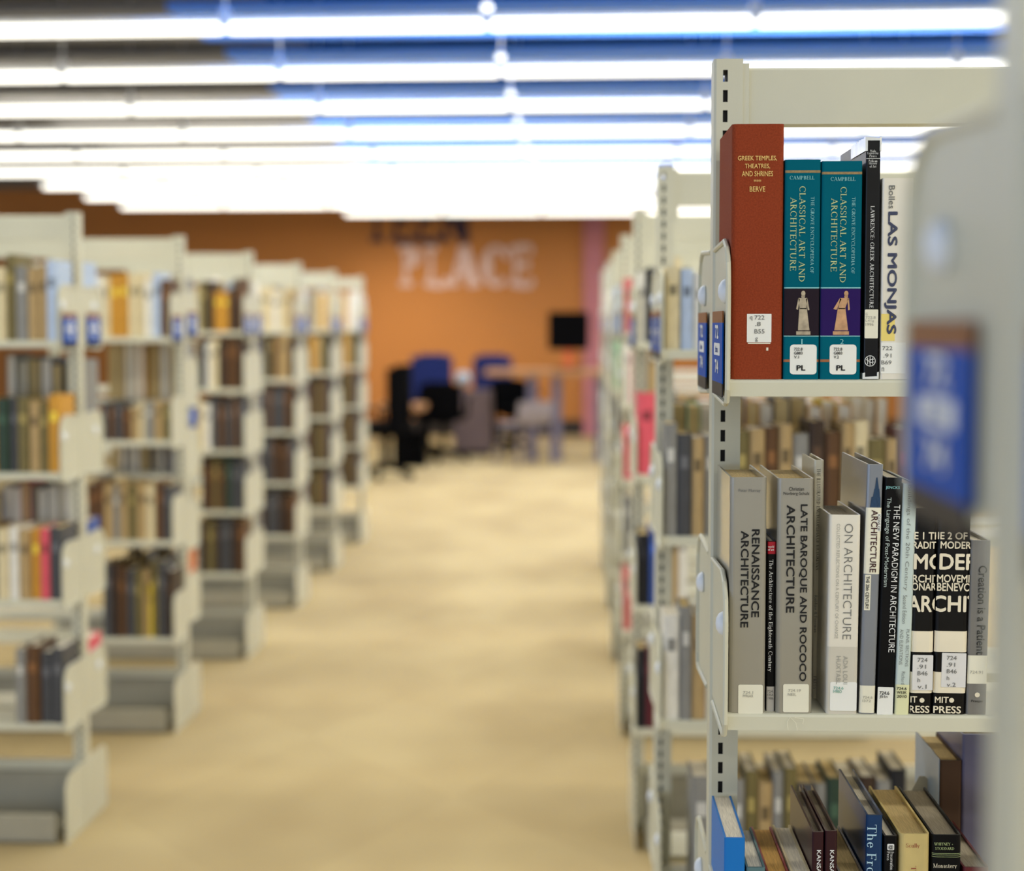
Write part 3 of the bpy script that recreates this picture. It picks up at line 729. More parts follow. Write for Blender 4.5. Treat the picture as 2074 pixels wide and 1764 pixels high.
for i, (xb, xt, yt, lx) in enumerate((((1588, 1659), (1588, 1663), 323, 1600), ((1660, 1742), (1664, 1748), 326, 1680.5))):
    v = str(i+1)
    b = Book('encyclopedia', f'teal Grove encyclopedia volume {"one" if i == 0 else "two"} with a {"dark plum" if i == 0 else "violet"} statue picture on its spine', 1, xb, xt, yt, 765, TEALW, PG_W, .19, r=.003, group='teal encyclopedia volumes')
    o = i*3; cx = (xt[0]+xt[1])/2; dx = 0 if i == 0 else 80
    b.rect('gold_band', BAND, xt[0], 345+o, xt[1], 350+o, 0)
    b.text('CAMPBELL', 's', PCYAN, 'h', 1624.5+dx+3*i, 360+i*2.5, 49, 7.5)
    b.text('CLASSICAL ART AND', 's', PGOLD, 'v', 1624.5+dx+3*i, 474+i*1.5, 190, 12.5)
    b.text('ARCHITECTURE', 's', PGOLD, 'v', 1606.5+dx+2.5*i, 474+i*1.5, 146, 12.5)
    b.text('THE GROVE ENCYCLOPEDIA OF', 's', PCYAN, 'v', 1645+dx+3*i, 476+i*.8, 152, 7.0)
    b.rect('picture_line', PCYAN, xb[0], 582, xb[1]+3, 584, 0)
    b.rect('picture_panel', DARKP if i == 0 else VIOLP, xb[0], 585, xb[1]+2, 680, 0)
    statue(b, 1625 if i == 0 else 1703, 588, 678, STONE1 if i == 0 else STONE2, 0 if i == 0 else .1, 'picture_figure')
    b.rect('picture_line', PCYAN, xb[0], 680, xb[1]+2, 681.5, 0)
    b.text('I' if i == 0 else v, 's' if i == 0 else 'n', PCYAN, 'h', 1624 if i == 0 else 1705, 692, 4 if i == 0 else 7, 10, -.012)
    b.rect('gold_band', RBAND, xb[0], 728, xb[1], 733, 0)
    lb = b.rect('call_label', PAPER, lx, 698, lx+53.5, 758, .004, lift=.0006)
    for s_, y, L in (('722.8', 707, 17), ('G883', 715, 17), ('V.'+v, 723, 10)): b.text(s_, 'n', INK, 'h', lx+8+L/2, y, L, 5.8, .012, lb, lift=.0014)
    b.text('PL', 'n', INK, 'h', lx+22, 745, 18, 11, .03, lb, lift=.0014)
    b.done()
b = Book('paperback', 'slim black paperback lettered Lawrence: Greek Architecture', 1, (1750, 1779), (1753, 1784), 281, 763, BLK, PG_W, .2, r=.002, inset=.001)
for s_, y, L in (('Yale', 306, 12), ('University', 311, 22), ('Press', 316, 14), ('Pelican', 326, 17), ('History', 331.5, 16), ('of Art', 337, 13)): b.text(s_, 's', WHITEP, 'h', 1768, y, L, 5)
b.rect('rule', WHITEP, 1757, 320.5, 1782, 321.3)
b.text('LAWRENCE: GREEK ARCHITECTURE', 's', WHITEP, 'v', 1766, 521, 204, 8)
lb = b.rect('call_label', PAPER_C, 1749, 627, 1778, 685, .001, lift=.0005)
for s_, y, L in (('G', 636, 4), ('722.8', 643, 20), ('L41g', 650, 17), ('1996', 657, 16)): b.text(s_, 'n', INK_L, 'h', 1753+L/2, y, L, 5.5, 0, lb, lift=.0012)
mbx = MB()
def ring(bk, cx, cy, r, w, m):
    u, v = bk.uv(cx, cy); k = bk.Y/F; n = 24
    for i in range(n):
        a, c = 2*math.pi*i/n, 2*math.pi*(i+1)/n
        mbx.poly([(u+r*k*math.cos(a), -.0009, v+r*k*math.sin(a)), (u+r*k*math.cos(c), -.0009, v+r*k*math.sin(c)), (u+(r-w)*k*math.cos(c), -.0009, v+(r-w)*k*math.sin(c)), (u+(r-w)*k*math.cos(a), -.0009, v+(r-w)*k*math.sin(a))], m)
ring(b, 1762, 731, 11, 1.2, WHITEP)
for x0, y0, x1, y1 in ((1757, 724, 1757, 738), (1762, 722, 1762, 740), (1767, 724, 1767, 738), (1754, 728, 1764, 734), (1760, 729, 1770, 727), (1760, 735, 1770, 733)):
    a = b.uv(x0, y0); c = b.uv(x1, y1)
    for q in _ln(a[0], a[1], c[0], c[1], .0007): mbx.poly([(u, -.0009, v) for u, v in q], WHITEP)
link('emblem', mbx.flat('emblem'), b.t, None, 'round white press emblem')
# the torn clear jacket that stands up over its head and tail
rj = random.Random(3)
for zc, sg in ((b.h, 1), (0.002, -1)):
    mbj = MB()
    pts = [(-b.w/2-.0012, -.001+.012*k) for k in range(9, -1, -1)] + [(-b.w/2+.0015, -.0014), (b.w/2-.001, -.0014)] + [(b.w/2+.0010, .012*k) for k in range(0, 3)]
    for (x0, y0), (x1, y1) in zip(pts, pts[1:]):
        e0, e1 = rj.uniform(.0005, .003), rj.uniform(.0005, .003); fr = abs(y0+.0014) < 1e-6 and abs(y1+.0014) < 1e-6
        lo_ = .002 if fr else .014
        if sg > 0: mbj.poly([(x0, y0, zc-lo_), (x1, y1, zc-lo_), (x1, y1, zc+e1), (x0, y0, zc+e0)], PLASTIC)
        else: mbj.poly([(x0, y0, .0005), (x1, y1, .0005), (x1, y1, (.001 if fr else .006)+e1), (x0, y0, (.001 if fr else .006)+e0)], PLASTIC)
    mo = link('plastic_jacket', mbj.flat('plastic_jacket'), b.t, None, 'torn clear plastic jacket')
    so_ = mo.modifiers.new('thickness', 'SOLIDIFY'); so_.thickness = .0006
b.done()
b = Book('paperback', 'white book lettered Bolles, Las Monjas, half hidden by the blurred bracket', 1, (1783, 1846), (1786, 1850), 361, 762, WHT, PG_W, .19, r=.003)
b.text('Bolles', 'n', INK_G, 'v', 1806, 399, 46, 12, .005)
b.text('LAS MONJAS', 'n', mat('print_navy_grey', (60, 66, 92), .5), 'v', 1804, 553, 245, 25, .03)
b.rect('band', mat('tape_yellow', (236, 214, 120), .5), 1783, 636, 1812, 690, 0)
lb = b.rect('call_label', PAPER, 1784, 694, 1834, 756, .001, lift=.0006)
for s_, x, y, L in (('722', 1797, 705, 20), ('.91', 1797, 720, 16), ('B69', 1795, 734, 20), ('n', 1788, 748, 5)): b.text(s_, 'n', INK_G, 'h', x, y, L, 8, 0, lb, lift=.0013)
b.done()

# second shelf
b = Book('art_book', 'thick silver-grey book lettered Renaissance Architecture', 2, (1476, 1550), (1478, 1554), 967, 1454, SILV, PG_T, .19, r=.006, inset=.006)
b.text('Peter Murray', 'n', INK_G, 'h', 1518, 994, 44, 8)
b.text('RENAISSANCE', 'n', INK, 'v', 1530, 1161, 180, 16, .018); b.text('ARCHITECTURE', 'n', INK, 'v', 1508, 1173, 198, 16, .018)
lb = b.rect('call_label', PAPER_C, 1495, 1386, 1545, 1447, .002, lift=.0006)
b.text('724.1', 'n', INK_L, 'h', 1515, 1402, 20, 6, 0, lb, lift=.0013); b.text('M96AR', 'n', INK_L, 'h', 1515, 1409, 21, 6, 0, lb, lift=.0013); b.done()
b = Book('paperback', 'thin black paperback with a red top block, wedged between two silver books', 2, (1552, 1570), (1554, 1571), 1096, 1445, BLKM, PG_W, .14, r=.002, inset=.001, back=.01)
b.rect('red_block', mat('block_red', (176, 24, 44), .4), 1553, 1097, 1570, 1122, 0)
b.text('world', 'n', WHITEP, 'h', 1561.5, 1107, 12, 5, .01); b.text('of art', 'n', WHITEP, 'h', 1561.5, 1113, 12, 5, .01)
b.text('The Architecture of the Eighteenth Century', 's', WHITEP, 'v', 1560, 1247, 230, 10)
lb = b.rect('call_label', mat('label_grey', (186, 182, 174), .5), 1553, 1390, 1569, 1443, 0)
for s_, y in (('724.', 1400), ('K95A', 1407), ('1986', 1414)): b.text(s_, 'n', INK_G, 'h', 1560, y, 13, 5, 0, lb)
b.done()
b = Book('art_book', 'thick silver-grey book lettered Late Baroque and Rococo Architecture', 2, (1571, 1645), (1575, 1649), 969, 1455, SILV, PG_T, .2, r=.006, inset=.006, lean=True)
b.text('Christian', 'n', INK, 'h', 1613, 990, 30, 7.5); b.text('Norberg-Schulz', 'n', INK, 'h', 1613, 1000, 52, 8)
b.text('LATE BAROQUE AND ROCOCO', 'n', INK, 'v', 1626, 1201, 362, 16.5, .018); b.text('ARCHITECTURE', 'n', INK, 'v', 1601, 1132, 220, 17, .018)
lb = b.rect('call_label', PAPER_C, 1586, 1385, 1638, 1443, .002, lift=.0006)
b.text('724.19', 'n', INK_L, 'h', 1609, 1398, 25, 6, 0, lb, lift=.0013); b.text('N83L', 'n', INK_L, 'h', 1604, 1406, 17, 6, 0, lb, lift=.0013)
mbx = MB()
for pth in ([(1600, 1453), (1594, 1462), (1596, 1478)], [(1600, 1452), (1612, 1464), (1615, 1480)], [(1610, 1453), (1628, 1456), (1626, 1466)]):
    mbx.tube([(lambda p: (p.x-b.o.x, -.006, p.z-b.o.z))(at(*q, SPY-.006)) for q in pth], .0003, PAPER_C, 5)
link('loose_thread', mbx.mesh('loose_thread'), b.t); b.done()
b = Book('art_book', 'tall slim tan-grey book lettered Illustrated Encyclopedia of Victoriana, set far back', 2, (1646, 1664), (1646, 1670), 932, 1425, TANJ, PG_D, .115, r=.003, inset=.004, back=.085)
b.text('THE ILLUSTRATED ENCYCLOPEDIA OF VICTORIANA', 's', INK, 'v', 1657, 1052, 206, 7.5); b.text('Rubline & Freeman', 's', INK_G, 'v', 1652, 1243, 76, 6)
b.text('PRESS', 's', INK_G, 'v', 1650, 1382, 26, 6); b.done()
b = Book('art_book', 'short white book lettered On Architecture above a greyer lower third', 2, (1671, 1737), (1681, 1743), 1043, 1449, WHT, PG_D, .17, r=.004, inset=.006, lean=True)
b.text('ON ARCHITECTURE', 'n', INK_G, 'v', 1717, 1178, 236, 17, -.014); b.text('COLLECTED REFLECTIONS ON A CENTURY OF CHANGE', 'n', INK_L, 'v', 1696, 1177, 234, 6.5, -.005)
b.rect('lower_band', mat('band_dull_white', (206, 200, 184), .4), 1671, 1309, 1742, 1449, 0, lift=.0001)
b.text('ADA LOUI', 'n', INK_L, 'v', 1712, 1357, 58, 9, 0); b.text('HUXTABL', 'n', INK_L, 'v', 1698, 1357, 58, 9, 0)
lb = b.rect('call_label', PAPER, 1681, 1381, 1735, 1440, .002, lift=.0006)
b.text('724.6', 'n', INK_T, 'h', 1698, 1393, 20, 6, .005, lb, lift=.0013); b.text('H98O', 'n', INK_T, 'h', 1696, 1400, 17, 6, .005, lb, lift=.0013); b.done()
b = Book('art_book', 'tilted slate-grey book lettered Icons of Architecture with a printed tower', 2, (1739, 1772), (1757, 1790), 941, 1448, SLATE, PG_D, .2, r=.004, inset=.006, lean=True)
TOWER = mat('print_tower_blue', (34, 62, 92), .5, .3, 300, stretch=(6, 1, .6))
def pts_at(bk, L): return [bk.uv(*p) for p in L]
mbx = MB()
for P in ([(1775, 967), (1777, 967), (1780, 990), (1772, 990)], [(1771, 990), (1781, 990), (1782, 1006), (1768, 1006)], [(1765, 1006), (1783, 1006), (1783, 1027), (1762, 1027)]):
    mbx.poly([(u, -.0007, v) for u, v in pts_at(b, P)], TOWER)
link('picture_tower', mbx.flat('picture_tower'), b.t, None, 'printed blue tower')
lb = b.rect('title_plate', PAPER_C, 1760, 1028, 1781, 1163, 0); b.text('ARCHITECTURE', 'n', mat('ink_maroon', (64, 28, 30), .5), 'v', 1769.5, 1096, 127, 13, .012, lb)
lb = b.rect('title_plate', PAPER, 1776, 1040, 1785, 1076, 0); b.text('ICONS OF', 'n', INK, 'v', 1780, 1058, 33, 5.5, 0, lb, lift=.0012)
lb = b.rect('title_plate', PAPER_C, 1751, 1164, 1763, 1236, 0); b.text('THE 20th CENTURY', 'n', INK, 'v', 1756.5, 1200, 67, 7, .01, lb)
lb = b.rect('call_label', PAPER_C, 1744, 1388, 1772, 1444, 0, lift=.0005); b.text('724.6', 'n', INK_L, 'h', 1757, 1412, 20, 5, 0, lb, lift=.0012); b.text('I372', 'n', INK_L, 'h', 1755, 1419, 17, 5, 0, lb, lift=.0012); b.done()
b = Book('paperback', 'tilted black book lettered The New Paradigm in Architecture', 2, (1774, 1809), (1793, 1828), 968, 1450, BLKM, PG_W, .19, r=.003, inset=.001, lean=True)
b.text('THE NEW PARADIGM IN ARCHITECTURE', 'n', WHITEP, 'v', 1811, 1172, 301, 12.5, -.006); b.text('The Language of Post-Modernism', 'n', PALEB, 'v', 1796, 1098, 182, 11, -.006)
b.text('JENCKS', 'n', PCYAN, 'h', 1808, 988, 28, 7)
lb = b.rect('call_label', PAPER, 1777, 1391, 1809, 1448, .001, lift=.0005); b.text('724.6', 'n', INK, 'h', 1791, 1403, 20, 7, .012, lb, lift=.0012); b.text('J51n', 'n', INK, 'h', 1789, 1411, 16, 7, .012, lb, lift=.0012); b.done()
b = Book('paperback', 'tilted pale aqua book about buildings of the 20th century, second edition', 2, (1810, 1842), (1830, 1858), 980, 1450, PALEB, PG_W, .19, r=.003, inset=.001, lean=True)
b.text('Buildings of the 20th Century', 'n', INK_G, 'v', 1838, 1089, 215, 10, -.012); b.text('Second Edition', 'n', INK_G, 'v', 1832, 1234, 58, 8, -.008)
b.text('PLANS, SECTIONS', 'n', INK_G, 'v', 1837, 1312, 76, 7, -.01); b.text('AND ELEVATIONS', 'n', INK_G, 'v', 1825, 1310, 72, 7, -.01); b.text('Richard', 'n', INK_G, 'v', 1829, 1373, 26, 7, -.01)
lb = b.rect('call_label', mat('label_yellowish', (226, 226, 180), .5), 1812, 1386, 1842, 1448, 0, lift=.0005)
for s_, y in (('724.6', 1394), ('W53K', 1402), ('2010', 1410)): b.text(s_, 'n', INK, 'h', 1826, y, 20, 6, .012, lb, lift=.0012)
b.done()
for i, (xb, xt) in enumerate((((1842, 1888), (1851, 1899)), ((1889, 1955), (1899, 1970)))):
    b = Book('art_book', f'black MIT Press history book, volume {"one, the narrower of the pair" if i == 0 else "two, the wider of the pair"}', 2, xb, xt, 1030, 1446, BLK, PG_W, .19, r=.006, lean=True, group='black press volumes')
    T = lambda s_, x, y, L, H, w=.02: b.text(s_, 'n', CREAMP, 'h', x, y, L, H, w)
    if i == 0:
        T('ME 1 THE', 1876, 1085, 78, 15); T('TRADITION', 1882, 1104, 88, 15); T('MODER', 1922, 1138, 142, 33, .025); T('ARCHITEC', 1880, 1172, 92, 16); T('LEONARDO', 1876, 1188, 92, 16); T('ARCHI', 1893, 1223, 110, 34, .025)
        T('MIT', 1844, 1416, 26, 13); T('PRESS', 1856, 1436, 52, 15)
        dot = (1867, 1418); nx = (1846, 1397, 1892)
    else:
        T('ME 2 OF', 1924, 1085, 70, 15); T('MODERN', 1942, 1104, 74, 15); T('DERN', 1957, 1138, 108, 33, .025); T('MOVEMENT', 1946, 1172, 96, 16); T('BENEVOLO', 1944, 1189, 92, 17); T('CHITE', 1947, 1223, 118, 34, .025)
        T('MIT', 1907, 1417, 28, 13); T('PRESS', 1918, 1437, 56, 15)
        dot = (1927, 1418)
    u, v = b.uv(*dot); k = b.Y/F; mbx = MB(); mbx.poly([(u+5*k*math.cos(a*math.pi/10), -.0009, v+5*k*math.sin(a*math.pi/10)) for a in range(20)], CREAMP); link('emblem', mbx.flat('emblem'), b.t, None, 'cream dot')
    sh = lambda y: (1446-y)*.021
    for y0, y1 in ((1278, 1321), (1361, 1404)):
        o_ = sh((y0+y1)/2); b.rect('cream_band', CREAMP, xb[0]-2+o_, y0, xb[1]+4+o_, y1, 0, lift=.0002)
    lx = (1848, 1893) if i == 0 else (1907, 1956); ly = (1326, 1398) if i == 0 else (1322, 1392)
    lb = b.rect('call_label', mat('label_cool', (224, 222, 218), .5), lx[0], ly[0], lx[1], ly[1], .0008, lift=.0009)
    for j, (s_, L) in enumerate((('724', 20), ('.91', 17), ('B46', 20), ('h', 5), (f'v.{i+1}', 18))): b.text(s_, 'n', INK_G, 'h', lx[0]+10+L/2, ly[0]+10+j*13.5, L, 8.5, 0, lb, lift=.0018)
    b.done()
b = Book('art_book', 'grey jacketed book lettered Creation is a Patient, partly behind the blurred post', 2, (1955, 1999), (1968, 2006), 1095, 1447, GREYC, PG_W, .19, r=.003, lean=True)
b.text('Creation is a Patient', 'n', INK, 'v', 1988, 1236, 182, 17, .01)
lb = b.rect('call_label', PAPER_C, 1958, 1327, 2002, 1385, 0, lift=.0005); b.text('724.91', 'n', INK_L, 'h', 1977, 1361, 26, 6, 0, lb, lift=.0012)
b.text('Praeger', 'n', INK, 'h', 1979, 1420, 24, 6, .01)
u, v = b.uv(1979, 1407); k = b.Y/F; mbx = MB(); mbx.poly([(u+5*k*math.cos(a*math.pi/10), -.0009, v+5*k*math.sin(a*math.pi/10)) for a in range(20)], CREAMP); link('emblem', mbx.flat('emblem'), b.t, None, 'cream dot'); b.done()

# third shelf: only the heads show
def low(name, label, x, yt, m, pg, dp=.2, **kw):
    return Book(name, label, 3, x, x, yt, yt+400, m, pg, dp, **kw)
b = low('novel', 'bright blue book with cream pages beside the slotted post', (1465, 1508), 1697, BLUEC, PG_W, .19, inset=.001, r=.003); b.done()
b = low('novel', 'small dull teal book with pale pages beside the bright blue one', (1510, 1549), 1757, mat('cover_dull_teal', (90, 122, 126), .5), PG_W, .17, inset=.003); b.done()
b = low('novel', 'small red-covered book with amber page edges', (1552, 1598), 1770, mat('cover_brick', (150, 60, 60), .5), PG_Y, .2, inset=.003); b.done()
b = low('novel', 'small cream book with a black back cover', (1600, 1640), 1766, mat('cover_cream', (222, 210, 178), .5), PG_W, .2, inset=.003); b.done()
for i, x in enumerate(((1643, 1667), (1669, 1694))):
    b = low('guidebook', f'slim maroon book lettered Kansas City, {"beside the small cream book" if i == 0 else "beside the low amber-paged book"}', x, 1685-2*i, MAROON, PG_D, .215, inset=.007, r=.003, group='maroon city books')
    b.text('KANSAS CITY', 'n', WHITEP, 'v', (x[0]+x[1])/2+3, 1766, 92, 8.5, .008)
    b.done()
b = low('novel', 'low grey-jacketed book with amber page edges beside the navy one', (1697, 1748), 1768, mat('cover_drab', (130, 120, 110), .4), PG_T, .2, inset=.003); b.done()
b = low('art_book', 'tall navy jacketed book lettered The Front', (1752, 1786), 1651, NAVY, PG_W, .22, inset=.009, r=.004)
b.text('The Front', 's', mat('print_ice', (190, 224, 236), .5), 'v', 1765, 1733, 130, 19); b.done()
b = low('paperback', 'slim black book with a small white Preservation Press emblem', (1788, 1815), 1693, BLKM, PG_W, .2, inset=.003, r=.003)
b.rect('emblem', WHITEP, 1797, 1709, 1811, 1722, .0012, label='white square emblem'); b.text('@', 'n', BLKM, 'h', 1804, 1715.5, 10, 10, .01, lift=.0014)
b.text('Preservation', 's', WHITEP, 'v', 1806, 1743, 38, 7); b.text('Press', 's', WHITEP, 'v', 1799, 1733, 18, 6); b.done()
b = low('cloth_book', 'worn cream cloth book lettered Scully', (1819, 1881), 1689, CREAM, PG_T, .22, inset=.004, r=.007)
b.text('Scully', 's', RED_INK, 'h', 1849, 1713, 28, 11); b.text('TH', 's', RED_INK, 'v', 1850, 1766, 26, 10); b.done()
b = low('cloth_book', 'black cloth book lettered Monastery by Whitney and Stoddard', (1885, 1945), 1691, BLKM, PG_D, .22, inset=.004, r=.006)
b.text('WHITNEY +', 's', PGOLD, 'h', 1911, 1709, 38, 6); b.text('STODDARD', 's', PGOLD, 'h', 1913, 1718, 38, 6); b.text('Monastery', 's', CREAMP, 'h', 1914, 1754, 48, 11)
for y in (1728, 1731, 1735): b.rect('rule', PGOLD, 1887, y, 1943, y+.8, 0)
b.done()
b = low('novel', 'low dark red book with grey pages behind the blurred post', (1948, 2000), 1757, mat('cover_oxblood', (92, 30, 36), .4), PG_D, .2, inset=.003); b.done()
# far face of the sharp bookcase: three books and a bookend seen over the third shelf
def back_book(name, label, x0, x1, yt, Y, m, pg, dp, axis=1, h=None):
    a = at(x0, yt, Y); c = at(x1, yt, Y); H = a.z - ZS[3]; w = c.x-a.x
    t = thing(name, label, 'book', ((a.x+c.x)/2, Y, ZS[3])); link('cover', cover_mesh(w, dp, H, m, .004), t)
    mbp = MB(); mbp.box(-w/2+.0025, w/2-.0025, .004, dp-.004, .002, H-.004, pg); link('pages', mbp.mesh('pages'), t)
    return t
t = back_book('art_book', 'tall violet-blue jacketed book standing on the far face beyond the monastery book', 1950, 2030, 1487, 2.35, mat('jacket_violet', (96, 94, 122), .3, .25, 14, coat=.3), PG_D, .17)
t = back_book('cloth_book', 'brown book in a pale blue jacket beside the grey bookend', 1903, 1949, 1540, 2.35, mat('cloth_walnut', (74, 50, 32), .6, .1), PG_T, .16)
mbx = MB(); hw_ = (at(1949, 1540, 2.35).x-at(1903, 1540, 2.35).x)/2; mbx.box(-hw_-.0012, -hw_-.0001, -.001, .16, 0, at(1903, 1540, 2.35).z-ZS[3]+.002, mat('jacket_pale_slate', (140, 156, 174), .35, .1, coat=.3)); link('jacket', mbx.mesh('jacket'), t, None, 'pale blue jacket')
be = thing('bookend', 'grey steel bookend behind the cream cloth book', 'bookend', (at(1868, 1570, 2.42).x, 2.42, ZS[3]))
a = at(1848, 1572, 2.42); c = at(1890, 1572, 2.42); hw = (c.x-a.x)/2; hh = a.z-ZS[3]
mbx = MB(); mbx.ext([(-hw, .001), (hw, .001), (hw, hh-.012), (hw-.01, hh), (-hw+.01, hh), (-hw, hh-.02)], 'y', 0, .0015, BASE_DK); link('plate', mbx.mesh('plate'), be)
mbx = MB(); mbx.box(-hw, hw, 0, .09, 0.0002, .0015, BASE_DK); link('foot', mbx.mesh('foot'), be)
RANGES['R1'] = RANGES['R1'][:4] + ('sharp bookcase',)
fill('R1', 1, 2, ['grey', 'darkgrey'], h=(.1, .12), start=.05)

# ------------------------------------------------------------------ reading area by the far wall
WOOD = mat('table_wood', (168, 122, 80), .5, .15, 3, stretch=(1, 8, 8)); LEGM = mat('leg_grey', (112, 106, 122), .5); CHB = mat('chair_black', (5, 5, 6), .85, spec=.05); CHBL = mat('chair_blue', (26, 38, 92), .9)
def office_chair(px, Yc, label, rz, py_top=716, bm=None):
    p = at(px, py_top, Yc)
    t = thing('office_chair', label, 'chair', (p.x, Yc, 0), rz, 'office chairs by the orange wall')
    mb = MB(); mb.ext(rrect(-.24, .24, -.23, .25, .08), 'z', .46, .54, CHB); link('seat', mb.mesh('seat'), t)
    mb = MB()
    n = 6
    for i in range(n):
        a0, a1 = -.24+.48*i/n, -.24+.48*(i+1)/n
        f = lambda q: .22 - q*q*1.2
        mb.ext([(a0, f(a0)), (a1, f(a1)), (a1, f(a1)+.05), (a0, f(a0)+.05)], 'z', (.62 if bm is None else .5)+.03*(abs(a0) > .17), p.z-.03*(abs(a0+a1)/2 > .15), bm or CHBL)
    link('backrest', mb.mesh('backrest'), t)
    mb = MB(); mb.tube([(0, .2, .48), (0, .27, .58), (0, .27, .8)], .025, CHB); link('back_bar', mb.mesh('back_bar'), t)
    mb = MB(); mb.tube([(0, 0, .1), (0, 0, .46)], .03, CHB); mb.box(-.12, .12, -.12, .12, .42, .462, CHB); link('column', mb.mesh('column'), t)
    for s_ in (-1, 1):
        mb = MB(); mb.tube([(s_*.24, .1, .5), (s_*.29, .1, .52), (s_*.29, .08, .7), (s_*.29, -.16, .71)], .02, CHB); link('armrest', mb.mesh('armrest'), t)
    for k in range(5):
        a = 2*math.pi*k/5+.3; mb = MB(); mb.tube([(0, 0, .12), (.3*math.cos(a), .3*math.sin(a), .075)], [.03, .018], CHB); lg = link('leg', mb.mesh('leg'), t)
        mb = MB(); mb.lathe([(.001, -.02), (.03, -.018), (.03, .018), (.001, .02)], CHB, 12, (.3*math.cos(a), .3*math.sin(a), .03), 'x'); link('caster', mb.mesh('caster'), lg)
    return t
office_chair(866, 20.6, 'blue-backed black office chair beside the small globe, away from the tall table', math.radians(200), 716)
office_chair(1004, 21.9, 'blue-backed black office chair behind the tall table', math.radians(170), 717)
office_chair(776, 17.6, 'dark office chair beside the last bookcase across the aisle', math.radians(250), 738, CHB)
office_chair(897, 19.95, 'low black chair standing before the blue-backed chair next to the globe', math.radians(175), 772, CHB)
office_chair(1042, 21.25, 'low black chair pushed in behind the tall table', math.radians(20), 768, CHB)
def table(px0, px1, py, Yc, depth, label, m, legs, cat='table', lr=.055, lm=None):
    lm = lm or LEGM
    a = at(px0, py, Yc); c = at(px1, py, Yc); w = c.x-a.x; h = a.z
    t = thing('table', label, cat, ((a.x+c.x)/2, Yc, 0))
    mb = MB(); mb.ext(rrect(-w/2, w/2, -depth/2, depth/2, .03), 'z', h-.06, h, m); link('table_top', mb.mesh('table_top'), t)
    for lx in legs:
        for ly in (-depth/2+.12, depth/2-.12):
            q = at(lx, py, Yc).x - (a.x+c.x)/2
            mb = MB(); mb.tube([(q, ly, 0.0), (q, ly, h-.06)], lr, lm, 12); mb.lathe([(lr+.015, 0), (lr+.015, .015), (lr, .03)], lm, 14, (q, ly, 0)); link('leg', mb.mesh('leg'), t)
    return h
H1 = table(985, 1235, 748, 20.2, .9, 'tall wooden table with grey tube legs under the black screen', WOOD, (1078, 1128, 1215))
H2 = table(770, 862, 818, 19.2, .7, 'low wooden table at the end of the bookcases', WOOD, (782, 856), lr=.018, lm=CHB)
# the black screen on its stand
p0 = at(1110, 708, 20.3); p1 = at(1193, 631, 20.3); xc = (p0.x+p1.x)/2
t = thing('monitor', 'black screen on an orange stand on the tall table', 'monitor', (xc, 20.3, H1))
mb = MB(); mb.ext(rrect(p0.x-xc, p1.x-xc, p0.z-H1, p1.z-H1, .02), 'y', -.06, .0, CHB); link('screen', mb.mesh('screen'), t)
mb = MB(); mb.box(-.06, .06, -.03, .03, .015, p0.z-H1+.02, mat('stand_orange', (206, 104, 56), .5)); link('stand', mb.mesh('stand'), t, None, 'orange stand')
mb = MB(); mb.box(-.16, .16, -.1, .1, 0, .015, CHB); link('foot', mb.mesh('foot'), t)
# storage box under the low table, mat of crates
p0 = at(800, 892, 19.2); p1 = at(862, 842, 19.2)
t = thing('storage_crate', 'black crate on the carpet under the low table', 'crate', ((p0.x+p1.x)/2, 19.2, 0))
mb = MB(); w = (p1.x-p0.x)/2
for bx_ in ((-w, w, -.2, -.18), (-w, w, .18, .2), (-w, -w+.02, -.18, .18), (w-.02, w, -.18, .18)): mb.box(bx_[0], bx_[1], bx_[2], bx_[3], .02, .36, CHB)
mb.box(-w, w, -.2, .2, 0, .02, CHB); link('body', mb.mesh('body'), t)
mb = MB(); mb.box(-w-.01, w+.01, -.21, .21, .36, .385, CHB); link('lid', mb.mesh('lid'), t)
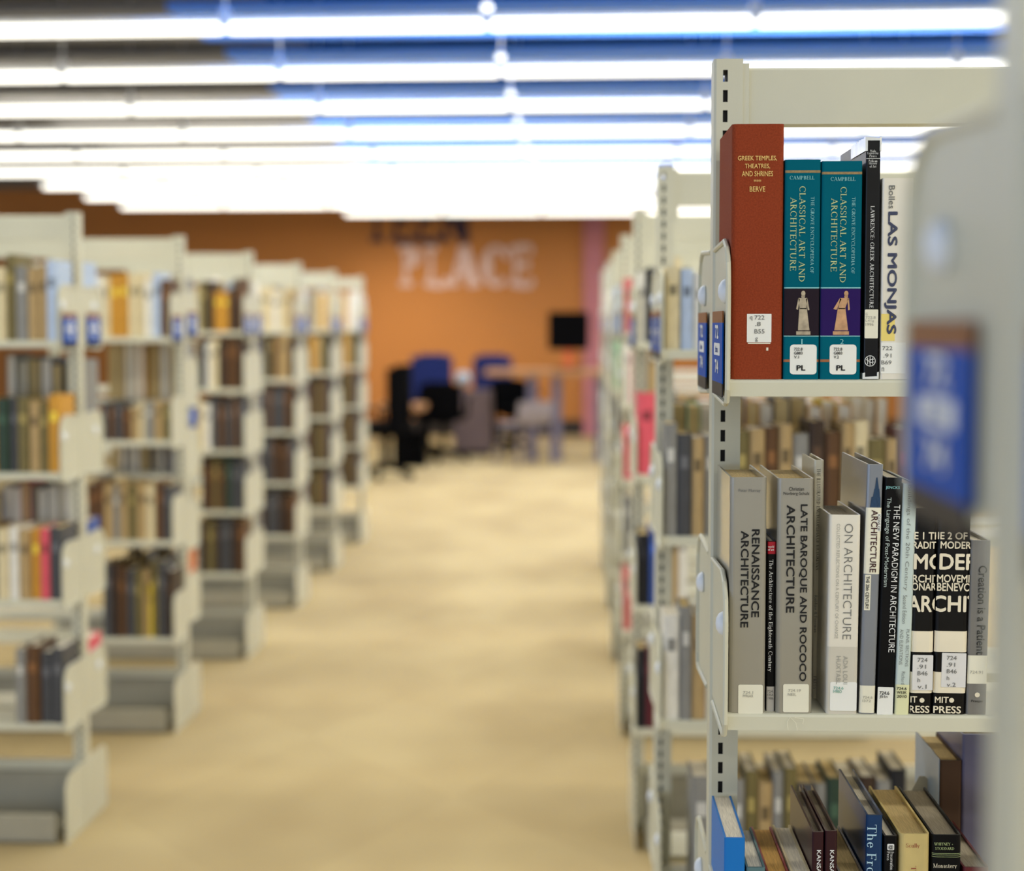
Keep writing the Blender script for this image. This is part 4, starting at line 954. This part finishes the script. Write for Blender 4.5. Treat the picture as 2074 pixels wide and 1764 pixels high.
# a pale blue globe on a foot between the chairs
pc = at(934, 765, 20.9)
t = thing('low_shelf', 'grey low cabinet between the two blue-backed chairs', 'cabinet', (at(955, 765, 20.9).x, 20.9, 0))
ht = at(934, 790, 20.9).z
mb = MB(); mb.box(-.2, .24, -.18, .18, 0.04, ht, mat('cabinet_grey', (112, 96, 96), .5)); link('body', mb.mesh('body'), t)
mb = MB(); mb.box(-.18, .22, -.195, -.18, .08, ht-.04, mat('cabinet_door', (122, 104, 102), .5)); dr = link('door', mb.mesh('door'), t)
mb = MB(); mb.tube([(.16, -.215, ht*.5), (.16, -.215, ht*.5+.12)], .008, LEGM); link('handle', mb.mesh('handle'), dr)
mb = MB(); mb.box(-.18, .22, -.16, .16, 0, .04, CHB); link('plinth', mb.mesh('plinth'), t)
t = thing('desk_globe', 'small pale blue globe standing between the blue-backed chairs', 'globe', (at(938, 765, 20.85).x, 20.85, ht))
mb = MB(); R_ = .085; mb.lathe([(R_*math.sin(math.pi*k/12)+.0005, -R_*math.cos(math.pi*k/12)+R_+.05) for k in range(13)], mat('globe_blue', (170, 190, 200), .4, .35, 14), 20); link('ball', mb.mesh('ball', True), t)
mb = MB(); mb.lathe([(.06, 0), (.06, .01), (.012, .02), (.012, .055)], LEGM, 16); link('foot', mb.mesh('foot'), t)
def cafe_chair(px, py, Yc, rz, label):
    p = at(px, py, Yc); t = thing('cafe_chair', label, 'chair', (p.x, Yc, 0), rz); sh = mat('shell_grey', (148, 138, 140), .4)
    mb = MB(); pr = [(-.22, .45), (-.1, .435), (.12, .44), (.18, .47), (.22, .56), (.24, p.z), (.225, p.z), (.205, .57), (.165, .485), (.11, .455), (-.1, .45), (-.22, .465)]
    mb.ext(pr, 'x', -.22, .22, sh); link('seat_shell', mb.mesh('seat_shell'), t)
    for sx in (-1, 1):
        for sy in (-1, 1): mb = MB(); mb.tube([(sx*.17, sy*.14, .45), (sx*.23, sy*.22, 0)], .012, LEGM); link('leg', mb.mesh('leg'), t)
cafe_chair(1062, 812, 19.3, math.radians(215), 'grey moulded chair with thin legs before the tall table')
print('individual books', N_BOOK)
